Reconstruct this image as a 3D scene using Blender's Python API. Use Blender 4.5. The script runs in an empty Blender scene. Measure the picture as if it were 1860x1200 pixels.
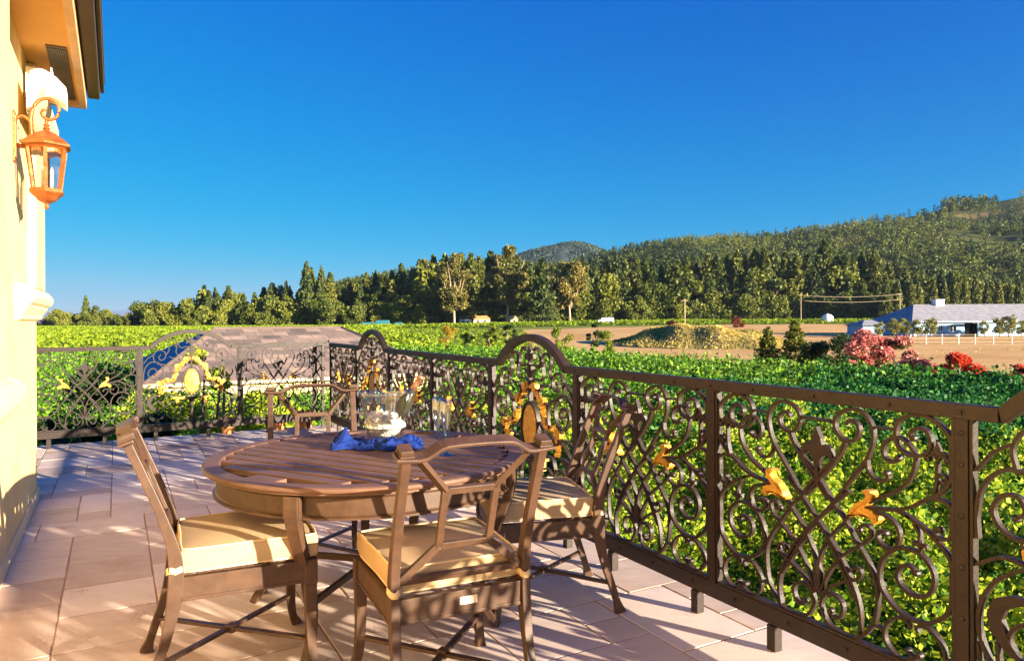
import bpy, bmesh, math, random
import numpy as np
from mathutils import Vector, Matrix, noise
C = bpy.context.scene.collection
rnd = random.Random(7)
rng = np.random.default_rng(11)
PI = math.pi

# ------------------------------------------------------------------ survey of the place
EYE = 1.338                 # eye height above the terrace paving
FOC = 1310.0                # focal length in pixels of the 1860 px wide photograph
def hor(x): return 585.5 - .0043*x          # where level sight lines fall
E1 = Vector((.4822, -.8760, 0))             # along the long railing, towards the viewer
N1 = Vector((.8760, .4822, 0))              # out over that railing
def smooth(a, b, x):
    t = min(1, max(0, (x-a)/(b-a))); return t*t*(3-2*t)
def gz(X, Y):                               # ground height
    return -2.7 + 2.4*smooth(70, 380, Y)*smooth(-120, 90, X)
def sight(x, y, h=0.0, dmax=4000):          # where the line of sight meets ground+h
    u = (x-930)/FOC; k = (y-hor(x))/FOC
    lo = 2.0
    Y = lo
    while Y < dmax:
        if EYE-k*Y <= gz(u*Y, Y)+h: return Vector((u*Y, Y, gz(u*Y, Y)))
        Y *= 1.01
    return Vector((u*dmax, dmax, gz(u*dmax, dmax)))
def at(x, y, Y): return Vector(((x-930)/FOC*Y, Y, EYE-(y-hor(x))/FOC*Y))

# ------------------------------------------------------------------ helpers
def tag(o, label=None, cat=None, group=None, kind=None):
    if label: o['label'] = label
    if cat: o['category'] = cat
    if group: o['group'] = group
    if kind: o['kind'] = kind
    return o
def empty(name, loc=(0, 0, 0), rz=0):
    o = bpy.data.objects.new(name, None); C.objects.link(o)
    o.empty_display_size = .2
    o.location = loc; o.rotation_euler = (0, 0, rz); return o
def copy_tree(o, parent=None):
    c = o.copy(); C.objects.link(c)
    if parent is not None: c.parent = parent
    for ch in list(o.children): copy_tree(ch, c)
    return c
class MB:
    def __init__(s): s.v = []; s.f = []; s.t = []; s.m = []
    def add(s, vs, fs, tint=None, mi=0):
        b = len(s.v); s.v.extend([tuple(p) for p in vs])
        for f in fs:
            s.f.append(tuple(i+b for i in f)); s.m.append(mi)
        s.t.extend([rnd.random() if tint is None else tint]*len(vs))
    def box(s, c, d, rz=0, tint=None, mi=0, M=None):
        hx, hy, hz = d[0]/2, d[1]/2, d[2]/2
        vs = [Vector((sx*hx, sy*hy, sz*hz)) for sz in (-1, 1) for sy in (-1, 1) for sx in (-1, 1)]
        R = M if M is not None else Matrix.Rotation(rz, 3, 'Z')
        vs = [R @ p + Vector(c) for p in vs]
        s.add(vs, [(0, 2, 3, 1), (4, 5, 7, 6), (0, 1, 5, 4), (2, 6, 7, 3), (0, 4, 6, 2), (1, 3, 7, 5)], tint, mi)
    def sweep(s, pts, w, d, side=(1, 0, 0), tint=None, closed=False):
        # rectangular bar along pts; w along side, d across; numbers or lists
        n = len(pts); P = [Vector(p) for p in pts]; S0 = Vector(side)
        vs = []
        for i in range(n):
            a = P[(i-1) % n] if (i > 0 or closed) else P[i]
            b = P[(i+1) % n] if (i < n-1 or closed) else P[i]
            T = (b-a).normalized(); S = (S0-T*S0.dot(T)).normalized(); N = T.cross(S)
            ww = (w[i] if isinstance(w, (list, tuple)) else w)/2; dd = (d[i] if isinstance(d, (list, tuple)) else d)/2
            for (p, q) in ((-1, -1), (1, -1), (1, 1), (-1, 1)): vs.append(P[i]+S*ww*p+N*dd*q)
        fs = []
        for i in range(n if closed else n-1):
            j = (i+1) % n
            for k in range(4): fs.append((i*4+k, i*4+(k+1) % 4, j*4+(k+1) % 4, j*4+k))
        if not closed: fs += [(3, 2, 1, 0), tuple((n-1)*4+k for k in range(4))]
        s.add(vs, fs, tint)
    def tube(s, pts, r, seg=8, closed=False, tint=None, side=(0, 0, 1)):
        n = len(pts); P = [Vector(p) for p in pts]; vs = []
        for i in range(n):
            a = P[(i-1) % n] if (i > 0 or closed) else P[i]
            b = P[(i+1) % n] if (i < n-1 or closed) else P[i]
            T = (b-a).normalized(); S0 = Vector(side)
            if abs(T.dot(S0)) > .95: S0 = Vector((1, 0, 0))
            S = (S0-T*S0.dot(T)).normalized(); N = T.cross(S)
            rr = r[i] if isinstance(r, (list, tuple)) else r
            for k in range(seg):
                t = 2*PI*k/seg; vs.append(P[i]+S*rr*math.cos(t)+N*rr*math.sin(t))
        fs = []
        for i in range(n if closed else n-1):
            j = (i+1) % n
            for k in range(seg): fs.append((i*seg+k, i*seg+(k+1) % seg, j*seg+(k+1) % seg, j*seg+k))
        if not closed: fs += [tuple(range(seg))[::-1], tuple((n-1)*seg+k for k in range(seg))]
        s.add(vs, fs, tint)
    def lathe(s, prof, c=(0, 0, 0), seg=32, tint=None, caps=True, sx=1, sy=1):
        vs = []; n = len(prof)
        for (r, z) in prof:
            for k in range(seg):
                t = 2*PI*k/seg; vs.append((c[0]+r*math.cos(t)*sx, c[1]+r*math.sin(t)*sy, c[2]+z))
        fs = [(i*seg+k, i*seg+(k+1) % seg, (i+1)*seg+(k+1) % seg, (i+1)*seg+k) for i in range(n-1) for k in range(seg)]
        if caps: fs += [tuple(range(seg))[::-1], tuple((n-1)*seg+k for k in range(seg))]
        s.add(vs, fs, tint)
    def prism(s, poly, y0, y1, tint=None):      # polygon in x,z, extruded along y
        n = len(poly)
        vs = [(p[0], y0, p[1]) for p in poly]+[(p[0], y1, p[1]) for p in poly]
        fs = [tuple(range(n)), tuple(range(n, 2*n))[::-1]]+[(i, i+n, (i+1) % n+n, (i+1) % n) for i in range(n)]
        s.add(vs, fs, tint)
    def poly3(s, vs, tint=None, mi=0): s.add(vs, [tuple(range(len(vs)))], tint, mi)
    def build(s, name, mat, parent=None, loc=None, smooth_=False, bevel=0, sub=0, fix=False):
        me = bpy.data.meshes.new(name); me.from_pydata(s.v, [], s.f)
        mats = mat if isinstance(mat, (list, tuple)) else [mat]
        for m in mats: me.materials.append(m)
        if len(mats) > 1: me.polygons.foreach_set('material_index', s.m)
        a = me.attributes.new('tint', 'FLOAT', 'POINT'); a.data.foreach_set('value', s.t)
        if fix:
            bm = bmesh.new(); bm.from_mesh(me); bmesh.ops.recalc_face_normals(bm, faces=bm.faces); bm.to_mesh(me); bm.free()
        if smooth_: me.polygons.foreach_set('use_smooth', [True]*len(me.polygons))
        me.update()
        o = bpy.data.objects.new(name, me); C.objects.link(o)
        if parent is not None: o.parent = parent
        if loc is not None: o.location = loc
        if bevel:
            b = o.modifiers.new('Bevel', 'BEVEL'); b.width = bevel; b.segments = 2; b.limit_method = 'ANGLE'; b.angle_limit = .6
        if sub:
            b = o.modifiers.new('Sub', 'SUBSURF'); b.levels = sub; b.render_levels = sub
        return o
def np_mesh(name, V, F, tint, mat, parent=None, loc=None, mi=None, smooth_=False):
    # V (n,3) array, F (m,k) array of equal sized faces
    me = bpy.data.meshes.new(name)
    m, k = F.shape
    me.vertices.add(len(V)); me.vertices.foreach_set('co', V.astype(np.float32).ravel())
    me.loops.add(m*k); me.loops.foreach_set('vertex_index', F.astype(np.int32).ravel())
    me.polygons.add(m); me.polygons.foreach_set('loop_start', (np.arange(m)*k).astype(np.int32))
    for q in (mat if isinstance(mat, (list, tuple)) else [mat]): me.materials.append(q)
    if mi is not None: me.polygons.foreach_set('material_index', mi.astype(np.int32))
    a = me.attributes.new('tint', 'FLOAT', 'POINT'); a.data.foreach_set('value', tint.astype(np.float32))
    if smooth_: me.polygons.foreach_set('use_smooth', np.ones(m, dtype=bool))
    me.update(calc_edges=True); me.validate()
    o = bpy.data.objects.new(name, me); C.objects.link(o)
    if parent is not None: o.parent = parent
    if loc is not None: o.location = loc
    return o
def leaves(P, size, flat=.5, asp=.55, tint=None, seed=1):
    # kite shaped leaves at the points P; flat: 0 upright .. 1 level
    r = np.random.default_rng(seed); n = len(P)
    size = np.broadcast_to(size, (n,)) * r.uniform(.65, 1.35, n)
    nrm = r.normal(size=(n, 3)); nrm[:, 2] = np.abs(nrm[:, 2])+flat*1.5
    nrm /= np.linalg.norm(nrm, axis=1)[:, None]
    a = r.normal(size=(n, 3)); a -= nrm*(a*nrm).sum(1)[:, None]; a /= np.linalg.norm(a, axis=1)[:, None]
    b = np.cross(nrm, a)
    s = size[:, None]
    V = np.stack([P-a*s*.5, P+b*s*asp*.5+a*s*.05-nrm*s*.08, P+a*s*.55-nrm*s*.12, P-b*s*asp*.5+a*s*.05-nrm*s*.08], 1).reshape(-1, 3)
    F = np.arange(4*n).reshape(-1, 4)
    t = r.random(n) if tint is None else tint
    return V, F, np.repeat(t, 4)
def join(*parts):
    Vs, Fs, Ts = [], [], []; b = 0
    for V, F, t in parts: Vs.append(V); Fs.append(F+b); Ts.append(t); b += len(V)
    return np.concatenate(Vs), np.concatenate(Fs), np.concatenate(Ts)

# ------------------------------------------------------------------ materials
def new_mat(name):
    m = bpy.data.materials.new(name); m.use_nodes = True
    nt = m.node_tree; return m, nt, nt.nodes['Principled BSDF'], nt.nodes['Material Output']
def N(nt, t, **k):
    n = nt.nodes.new(t)
    for a, b in k.items(): setattr(n, a, b)
    return n
def ramp(nt, stops):
    r = N(nt, 'ShaderNodeValToRGB'); e = r.color_ramp.elements
    while len(e) < len(stops): e.new(.5)
    for el, (p, c) in zip(e, stops): el.position = p; el.color = (*c, 1)
    return r
def mat(name, c1, c2=None, rough=.6, metal=0, scale=8, bump=0, bscale=None, detail=5, spec=.5, coord='Object', contrast=(.3, .7), tint=0):
    m, nt, p, out = new_mat(name); c2 = c2 or c1
    tc = N(nt, 'ShaderNodeTexCoord'); no = N(nt, 'ShaderNodeTexNoise'); no.inputs['Scale'].default_value = scale; no.inputs['Detail'].default_value = detail
    nt.links.new(tc.outputs[coord], no.inputs['Vector'])
    src = no.outputs['Fac']
    if tint:
        at_ = N(nt, 'ShaderNodeAttribute', attribute_name='tint'); mx = N(nt, 'ShaderNodeMix'); mx.data_type = 'FLOAT'; mx.inputs[0].default_value = tint
        nt.links.new(src, mx.inputs[2]); nt.links.new(at_.outputs['Fac'], mx.inputs[3]); src = mx.outputs[0]
    r = ramp(nt, [(contrast[0], c1), (contrast[1], c2)]); nt.links.new(src, r.inputs['Fac'])
    nt.links.new(r.outputs['Color'], p.inputs['Base Color'])
    p.inputs['Roughness'].default_value = rough; p.inputs['Metallic'].default_value = metal; p.inputs['Specular IOR Level'].default_value = spec
    if bump:
        n2 = N(nt, 'ShaderNodeTexNoise'); n2.inputs['Scale'].default_value = bscale or scale*4; n2.inputs['Detail'].default_value = 6
        nt.links.new(tc.outputs[coord], n2.inputs['Vector'])
        b = N(nt, 'ShaderNodeBump'); b.inputs['Strength'].default_value = bump; b.inputs['Distance'].default_value = .01
        nt.links.new(n2.outputs['Fac'], b.inputs['Height']); nt.links.new(b.outputs['Normal'], p.inputs['Normal'])
    return m
def leafmat(name, stops, trans=.35, rough=.55, spec=.3, nscale=.25, nmix=.35, vary=0):
    # colour by leaf (attribute) mixed with a slow noise over the plant
    m, nt, p, out = new_mat(name)
    a = N(nt, 'ShaderNodeAttribute', attribute_name='tint'); tc = N(nt, 'ShaderNodeTexCoord')
    no = N(nt, 'ShaderNodeTexNoise'); no.inputs['Scale'].default_value = nscale; no.inputs['Detail'].default_value = 3
    nt.links.new(tc.outputs['Object'], no.inputs['Vector'])
    mx = N(nt, 'ShaderNodeMix'); mx.data_type = 'FLOAT'; mx.inputs[0].default_value = nmix
    nt.links.new(a.outputs['Fac'], mx.inputs[2]); nt.links.new(no.outputs['Fac'], mx.inputs[3])
    oi = N(nt, 'ShaderNodeObjectInfo'); m2 = N(nt, 'ShaderNodeMath', operation='MULTIPLY_ADD'); m2.inputs[1].default_value = vary; m2.inputs[2].default_value = -vary/2; ad2 = N(nt, 'ShaderNodeMath', operation='ADD')
    nt.links.new(oi.outputs['Random'], m2.inputs[0]); nt.links.new(m2.outputs[0], ad2.inputs[0]); nt.links.new(mx.outputs[0], ad2.inputs[1])
    r = ramp(nt, stops); nt.links.new(ad2.outputs[0], r.inputs['Fac'])
    nt.links.new(r.outputs['Color'], p.inputs['Base Color']); p.inputs['Roughness'].default_value = rough; p.inputs['Specular IOR Level'].default_value = spec
    tr = N(nt, 'ShaderNodeBsdfTranslucent'); nt.links.new(r.outputs['Color'], tr.inputs['Color'])
    ms = N(nt, 'ShaderNodeMixShader'); ms.inputs[0].default_value = trans
    nt.links.new(p.outputs[0], ms.inputs[1]); nt.links.new(tr.outputs[0], ms.inputs[2]); nt.links.new(ms.outputs[0], out.inputs['Surface'])
    return m
def glassmat(name, col=(1, 1, 1), k=1.0, base=.06):
    m, nt, p, out = new_mat(name); nt.nodes.remove(p)
    lw_ = N(nt, 'ShaderNodeLayerWeight'); lw_.inputs['Blend'].default_value = .5; fr = N(nt, 'ShaderNodeMath', operation='POWER'); fr.inputs[1].default_value = 3.2; nt.links.new(lw_.outputs['Facing'], fr.inputs[0])
    ma = N(nt, 'ShaderNodeMath', operation='MULTIPLY_ADD'); ma.inputs[1].default_value = k; ma.inputs[2].default_value = base
    nt.links.new(fr.outputs[0], ma.inputs[0])
    t = N(nt, 'ShaderNodeBsdfTransparent'); t.inputs['Color'].default_value = (*col, 1)
    g = N(nt, 'ShaderNodeBsdfGlossy'); g.inputs['Roughness'].default_value = .04
    ms = N(nt, 'ShaderNodeMixShader'); nt.links.new(ma.outputs[0], ms.inputs[0]); nt.links.new(t.outputs[0], ms.inputs[1]); nt.links.new(g.outputs[0], ms.inputs[2])
    nt.links.new(ms.outputs[0], out.inputs['Surface']); return m
M = {}
M['iron'] = mat('iron', (.017, .009, .006), (.030, .016, .010), .5, 0, 14, .2, 90, spec=.4)
M['gold'] = mat('gold', (.42, .19, .022), (.72, .38, .05), .42, .35, 30, .5, 60)
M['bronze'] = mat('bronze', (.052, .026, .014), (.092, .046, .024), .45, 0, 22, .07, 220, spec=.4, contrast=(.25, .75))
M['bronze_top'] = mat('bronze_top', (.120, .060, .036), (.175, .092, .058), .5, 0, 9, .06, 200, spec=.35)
M['cushion'] = mat('cushion', (.46, .31, .17), (.52, .37, .21), .9, 0, 5, .35, 420, spec=.15)
M['piping'] = mat('piping', (.72, .50, .27), (.76, .56, .32), .85, 0, 30, spec=.15)
M['plate'] = mat('plate', (.70, .55, .40), (.78, .62, .46), .5)
M['napkin'] = mat('napkin', (.003, .016, .12), (.005, .027, .19), .8, 0, 25, .3, 500, spec=.25)
M['glass'] = glassmat('glass', (.94, .95, .96), .95, .13)
M['flute_glass'] = glassmat('flute_glass', (.90, .93, .95), 1.1, .22)
M['blueglass'] = glassmat('blueglass', (.45, .72, .98), 1.2, .10)
M['ice'] = mat('ice', (.80, .72, .58), (.96, .92, .84), .35, 0, 18, .5, 60)
M['bottle'] = mat('bottle', (.03, .028, .02), (.05, .045, .03), .12, 0, 5)
M['foil'] = mat('foil', (.28, .13, .07), (.42, .22, .12), .32, .6, 40, .3, 90)
M['stucco'] = mat('stucco', (.78, .57, .235), (.86, .66, .31), .9, 0, 3.5, .35, 90, spec=.15)
M['stone_trim'] = mat('stone_trim', (.76, .55, .30), (.86, .68, .42), .8, 0, 9, .25, 60, spec=.2)
M['soffit'] = mat('soffit', (.62, .33, .09), (.70, .40, .13), .85, 0, 3, spec=.1)
M['fascia'] = mat('fascia', (.60, .36, .16), (.72, .46, .23), .7, 0, 8)
M['gutter'] = mat('gutter', (.085, .052, .026), (.12, .075, .038), .45, .3, 6)
M['vent'] = mat('vent', (.13, .10, .06), (.17, .13, .08), .6, .2, 9)
M['copper'] = mat('copper', (.25, .065, .013), (.40, .125, .025), .42, .45, 16, .3, 70)
M['white_plastic'] = mat('white_plastic', (.80, .78, .72), (.86, .84, .80), .4)
M['white_paint'] = mat('white_paint', (.72, .72, .70), (.80, .80, .78), .6, 0, 4)
M['clay'] = mat('clay', (.50, .19, .06), (.62, .27, .10), .85, 0, 12, .2)
M['bark'] = mat('bark', (.10, .065, .04), (.20, .14, .09), .95, 0, 3, .6, 12)
M['pale_bark'] = mat('pale_bark', (.42, .27, .16), (.60, .42, .28), .9, 0, 3, .3)
M['soil'] = mat('soil', (.12, .085, .05), (.20, .14, .08), 1, 0, .6, .4, 8)
M['dark_glass'] = mat('dark_glass', (.012, .015, .02), (.03, .035, .04), .12, 0, 2)
M['teal'] = mat('teal', (.02, .12, .16), (.03, .18, .22), .5, 0, 2)
M['wood'] = mat('wood', (.42, .30, .18), (.55, .42, .27), .85, 0, 12)
M['rust'] = mat('rust', (.22, .03, .015), (.35, .06, .03), .7, 0, 5)
M['far_hill'] = mat('far_hill', (.012, .034, .040), (.034, .065, .050), 1, 0, .022, coord='Object')  # blue of the distance painted into the hill colour
M['hazed_range'] = mat('hazed_range', (.16, .22, .34), (.20, .27, .40), 1, 0, .002, coord='Object')  # haze blue of the far mountains painted into their colour

def tile_mat():
    m, nt, p, out = new_mat('travertine'); tc = N(nt, 'ShaderNodeTexCoord'); a = N(nt, 'ShaderNodeAttribute', attribute_name='tint')
    n1 = N(nt, 'ShaderNodeTexNoise'); n1.inputs['Scale'].default_value = 5; n1.inputs['Detail'].default_value = 8; n1.inputs['Roughness'].default_value = .65
    mp = N(nt, 'ShaderNodeMapping'); mp.inputs['Scale'].default_value = (1, 2.6, 1); mp.inputs['Rotation'].default_value = (0, 0, 1.07)
    nt.links.new(tc.outputs['Object'], mp.inputs['Vector']); nt.links.new(mp.outputs[0], n1.inputs['Vector'])
    mx = N(nt, 'ShaderNodeMix'); mx.data_type = 'FLOAT'; mx.inputs[0].default_value = .52
    nt.links.new(n1.outputs['Fac'], mx.inputs[2]); nt.links.new(a.outputs['Fac'], mx.inputs[3])
    r = ramp(nt, [(.18, (.44, .30, .23)), (.40, (.61, .46, .37)), (.60, (.72, .57, .48)), (.82, (.82, .69, .60))]); nt.links.new(mx.outputs[0], r.inputs['Fac'])
    # pits of the stone
    v = N(nt, 'ShaderNodeTexNoise'); v.inputs['Scale'].default_value = 70; v.inputs['Detail'].default_value = 3; nt.links.new(mp.outputs[0], v.inputs['Vector'])
    big = N(nt, 'ShaderNodeTexNoise'); big.inputs['Scale'].default_value = 3.1; nt.links.new(tc.outputs['Object'], big.inputs['Vector'])
    ad = N(nt, 'ShaderNodeMath', operation='ADD'); nt.links.new(v.outputs['Fac'], ad.inputs[0]); nt.links.new(big.outputs['Fac'], ad.inputs[1])
    pr = ramp(nt, [(0, (0, 0, 0)), (1, (1, 1, 1))]); pr.color_ramp.elements[0].position = .58; pr.color_ramp.elements[1].position = .66
    hf = N(nt, 'ShaderNodeMath', operation='MULTIPLY'); hf.inputs[1].default_value = .5; nt.links.new(ad.outputs[0], hf.inputs[0]); nt.links.new(hf.outputs[0], pr.inputs['Fac'])
    mc = N(nt, 'ShaderNodeMix'); mc.data_type = 'RGBA'; nt.links.new(pr.outputs['Color'], mc.inputs[0])
    nt.links.new(r.outputs['Color'], mc.inputs[6]); mc.inputs[7].default_value = (.48, .31, .22, 1)
    nt.links.new(mc.outputs[2], p.inputs['Base Color']); p.inputs['Roughness'].default_value = .72; p.inputs['Specular IOR Level'].default_value = .3
    b = N(nt, 'ShaderNodeBump'); b.inputs['Strength'].default_value = .5; b.inputs['Distance'].default_value = .004; b.invert = True
    nt.links.new(pr.outputs['Color'], b.inputs['Height'])
    b2 = N(nt, 'ShaderNodeBump'); b2.inputs['Strength'].default_value = .35; b2.inputs['Distance'].default_value = .004
    nt.links.new(n1.outputs['Fac'], b2.inputs['Height']); nt.links.new(b.outputs['Normal'], b2.inputs['Normal']); nt.links.new(b2.outputs['Normal'], p.inputs['Normal'])
    return m
M['tile'] = tile_mat()
M['grout'] = mat('grout', (.36, .20, .12), (.48, .29, .19), .95, 0, 30, .4, 200)
M['concrete'] = mat('concrete', (.40, .32, .25), (.50, .41, .33), .9, 0, 4, .2)

def shingle_mat(name, cols, su=1.1, sv=3.2):
    m, nt, p, out = new_mat(name); tc = N(nt, 'ShaderNodeTexCoord')
    br = N(nt, 'ShaderNodeTexBrick'); br.inputs['Scale'].default_value = 1; br.inputs['Brick Width'].default_value = 1/su; br.inputs['Row Height'].default_value = 1/sv
    br.inputs['Mortar Size'].default_value = .012; br.offset = .37; br.inputs['Bias'].default_value = 0
    br.inputs['Color1'].default_value = (*cols[0], 1); br.inputs['Color2'].default_value = (*cols[1], 1); br.inputs['Mortar'].default_value = (*cols[2], 1)
    nt.links.new(tc.outputs['UV'], br.inputs['Vector'])
    no = N(nt, 'ShaderNodeTexNoise'); no.inputs['Scale'].default_value = 1.3; nt.links.new(tc.outputs['Object'], no.inputs['Vector'])
    mx = N(nt, 'ShaderNodeMix'); mx.data_type = 'RGBA'; mx.blend_type = 'OVERLAY'; mx.inputs[0].default_value = .5
    nt.links.new(br.outputs['Color'], mx.inputs[6]); nt.links.new(no.outputs['Fac'], mx.inputs[7]); nt.links.new(mx.outputs[2], p.inputs['Base Color'])
    b = N(nt, 'ShaderNodeBump'); b.inputs['Strength'].default_value = .6; b.inputs['Distance'].default_value = .02; b.invert = True
    nt.links.new(br.outputs['Fac'], b.inputs['Height']); nt.links.new(b.outputs['Normal'], p.inputs['Normal']); p.inputs['Roughness'].default_value = .85
    return m
M['shingle'] = shingle_mat('shingle', [(.13, .095, .075), (.38, .26, .19), (.13, .09, .07)], 1.5, 1.6)
M['shaded_roof'] = mat('shaded_roof', (.020, .075, .19), (.03, .10, .24), .55, 0, .8)  # sky-lit shade of the end slope painted in as blue

# foliage
M['near_leaf'] = leafmat('near_leaf', [(.20, (.015, .070, .008)), (.38, (.09, .22, .012)), (.52, (.36, .46, .02)), (.80, (.56, .58, .05))], .45, nscale=2.4, nmix=.5)
M['vine_leaf'] = leafmat('vine_leaf', [(.12, (.018, .075, .010)), (.42, (.075, .20, .014)), (.68, (.20, .36, .018)), (.9, (.36, .48, .03))], .35, nscale=.35, nmix=.45)
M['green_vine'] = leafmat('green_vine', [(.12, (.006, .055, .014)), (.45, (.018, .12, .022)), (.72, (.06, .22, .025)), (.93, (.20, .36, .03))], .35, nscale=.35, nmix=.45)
M['field_leaf'] = leafmat('field_leaf', [(.15, (.10, .17, .008)), (.5, (.21, .30, .012)), (.8, (.34, .40, .02))], .3, nscale=.05, nmix=.5)
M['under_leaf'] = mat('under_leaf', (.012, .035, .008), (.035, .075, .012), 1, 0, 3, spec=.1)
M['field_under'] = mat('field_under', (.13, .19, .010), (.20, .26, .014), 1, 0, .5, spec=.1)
M['conifer'] = leafmat('conifer', [(.15, (.014, .034, .014)), (.5, (.075, .105, .022)), (.85, (.19, .20, .03))], .25, nscale=.06, nmix=.25, vary=.30)
M['conifer_gold'] = leafmat('conifer_gold', [(.15, (.04, .060, .012)), (.5, (.105, .125, .020)), (.85, (.25, .24, .035))], .25, nscale=.06, nmix=.25, vary=.30)
M['oak'] = leafmat('oak', [(.15, (.030, .055, .010)), (.5, (.105, .13, .016)), (.85, (.24, .25, .03))], .25, nscale=.08, nmix=.25, vary=.30)
M['gumtree'] = leafmat('gumtree', [(.1, (.04, .05, .014)), (.5, (.12, .12, .025)), (.85, (.28, .22, .05))], .25, nscale=.08, nmix=.25, vary=.30)
M['olive'] = leafmat('olive', [(.1, (.07, .085, .022)), (.5, (.19, .20, .05)), (.85, (.38, .36, .11))], .25, nscale=.5)
M['sapling'] = leafmat('sapling', [(.1, (.05, .10, .010)), (.5, (.14, .21, .016)), (.85, (.33, .34, .03))], .4, nscale=.5)
M['autumn'] = leafmat('autumn', [(.1, (.16, .12, .012)), (.5, (.36, .25, .02)), (.85, (.55, .38, .05))], .4, nscale=.5)
M['dark_shrub'] = leafmat('dark_shrub', [(.1, (.010, .030, .010)), (.5, (.028, .060, .014)), (.85, (.09, .12, .03))], .25, nscale=.5)
M['pink_flower'] = leafmat('pink_flower', [(.1, (.30, .06, .07)), (.5, (.70, .19, .18)), (.85, (.88, .42, .34))], .3, nscale=.8)
M['red_flower'] = leafmat('red_flower', [(.1, (.20, .008, .02)), (.5, (.62, .03, .03)), (.85, (.80, .14, .04))], .3, nscale=.8)
M['wine_leaf'] = leafmat('wine_leaf', [(.1, (.05, .012, .010)), (.5, (.14, .028, .018)), (.85, (.26, .06, .03))], .3, nscale=.8)
M['hazed_leaf'] = leafmat('hazed_leaf', [(.1, (.010, .030, .026)), (.5, (.030, .060, .038)), (.85, (.075, .105, .045))], .2)  # leaf colour with the bluish distance haze painted in
M['dry_grass'] = leafmat('dry_grass', [(.1, (.15, .14, .03)), (.35, (.34, .27, .06)), (.65, (.58, .43, .10)), (.95, (.72, .54, .17))], .3, nscale=.2)
M['hill_ground'] = mat('hill_ground', (.09, .10, .024), (.55, .33, .13), 1, 0, .012, contrast=(.52, .68), spec=.1)
M['ground'] = mat('ground', (.16, .20, .03), (.26, .28, .05), 1, 0, .03, .2, 3, spec=.1)
M['dirt'] = mat('dirt', (.56, .30, .10), (.80, .49, .20), 1, 0, .09, .5, 1.2, spec=.1)
M['mound'] = mat('mound', (.34, .26, .07), (.52, .37, .13), 1, 0, .25, .3, 3, spec=.1)
# ------------------------------------------------------------------ camera, sun and sky
scn = bpy.context.scene
cam = bpy.data.objects.new('Camera', bpy.data.cameras.new('Camera')); C.objects.link(cam); scn.camera = cam
cam.data.sensor_width = 36; cam.data.lens = 36*FOC/1860; cam.data.shift_y = -18.5/1860
cam.data.clip_end = 30000; cam.data.clip_start = .05
cam.matrix_world = Matrix.Translation((0, 0, EYE)) @ Matrix.Rotation(PI/2, 4, 'X') @ Matrix.Rotation(math.radians(-.25), 4, 'Z')
SUN_EL = math.radians(10.2); sdir = Vector((.837, -.547, 0)).normalized()
to_sun = Vector((sdir.x*math.cos(SUN_EL), sdir.y*math.cos(SUN_EL), math.sin(SUN_EL)))
sl = bpy.data.lights.new('sun', 'SUN'); sl.energy = 5.0; sl.angle = math.radians(.5); sl.color = (1, .86, .66)
so = bpy.data.objects.new('sun', sl); C.objects.link(so); so.rotation_euler = to_sun.to_track_quat('Z', 'Y').to_euler(); so.location = (20, -13, 12)
w = bpy.data.worlds.new('World'); scn.world = w; w.use_nodes = True; nt = w.node_tree
bg = nt.nodes['Background']; sky = nt.nodes.new('ShaderNodeTexSky'); sky.sky_type = 'NISHITA'; sky.sun_disc = False
sky.sun_elevation = SUN_EL; sky.sun_rotation = math.atan2(to_sun.x, to_sun.y); sky.ozone_density = 4.5; sky.air_density = 1.0; sky.dust_density = .15
hs = nt.nodes.new('ShaderNodeHueSaturation'); hs.inputs['Saturation'].default_value = 1.22; hs.inputs['Hue'].default_value = .505; gm = nt.nodes.new('ShaderNodeGamma'); gm.inputs['Gamma'].default_value = 1.22
nt.links.new(sky.outputs[0], hs.inputs['Color']); nt.links.new(hs.outputs[0], gm.inputs['Color'])
def mth(op, a, b):
    m_ = nt.nodes.new('ShaderNodeMath'); m_.operation = op
    for i_, q_ in enumerate((a, b)):
        if isinstance(q_, (int, float)): m_.inputs[i_].default_value = q_
        else: nt.links.new(q_, m_.inputs[i_])
    return m_.outputs[0]
sep = nt.nodes.new('ShaderNodeSeparateColor'); cmb = nt.nodes.new('ShaderNodeCombineColor'); nt.links.new(gm.outputs[0], sep.inputs[0])
for ch, (A_, B_, P_) in enumerate(((.30, .30, 1.55), (.88, 1.0, 1.0), (2.0, 1.85, 1.0))):   # deep clear evening sky: shoulder towards the horizon
    d_ = mth('MULTIPLY', sep.outputs[ch], .276); pw = mth('POWER', d_, P_)
    nt.links.new(mth('MULTIPLY', mth('DIVIDE', mth('MULTIPLY', pw, A_), mth('ADD', mth('MULTIPLY', pw, B_), 1)), 1/.364), cmb.inputs[ch])
nt.links.new(cmb.outputs[0], bg.inputs['Color']); bg.inputs['Strength'].default_value = .085
vs_ = scn.view_settings; vs_.view_transform = 'Standard'; vs_.look = 'None'; vs_.gamma = 1; vs_.exposure = 2.1

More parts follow.
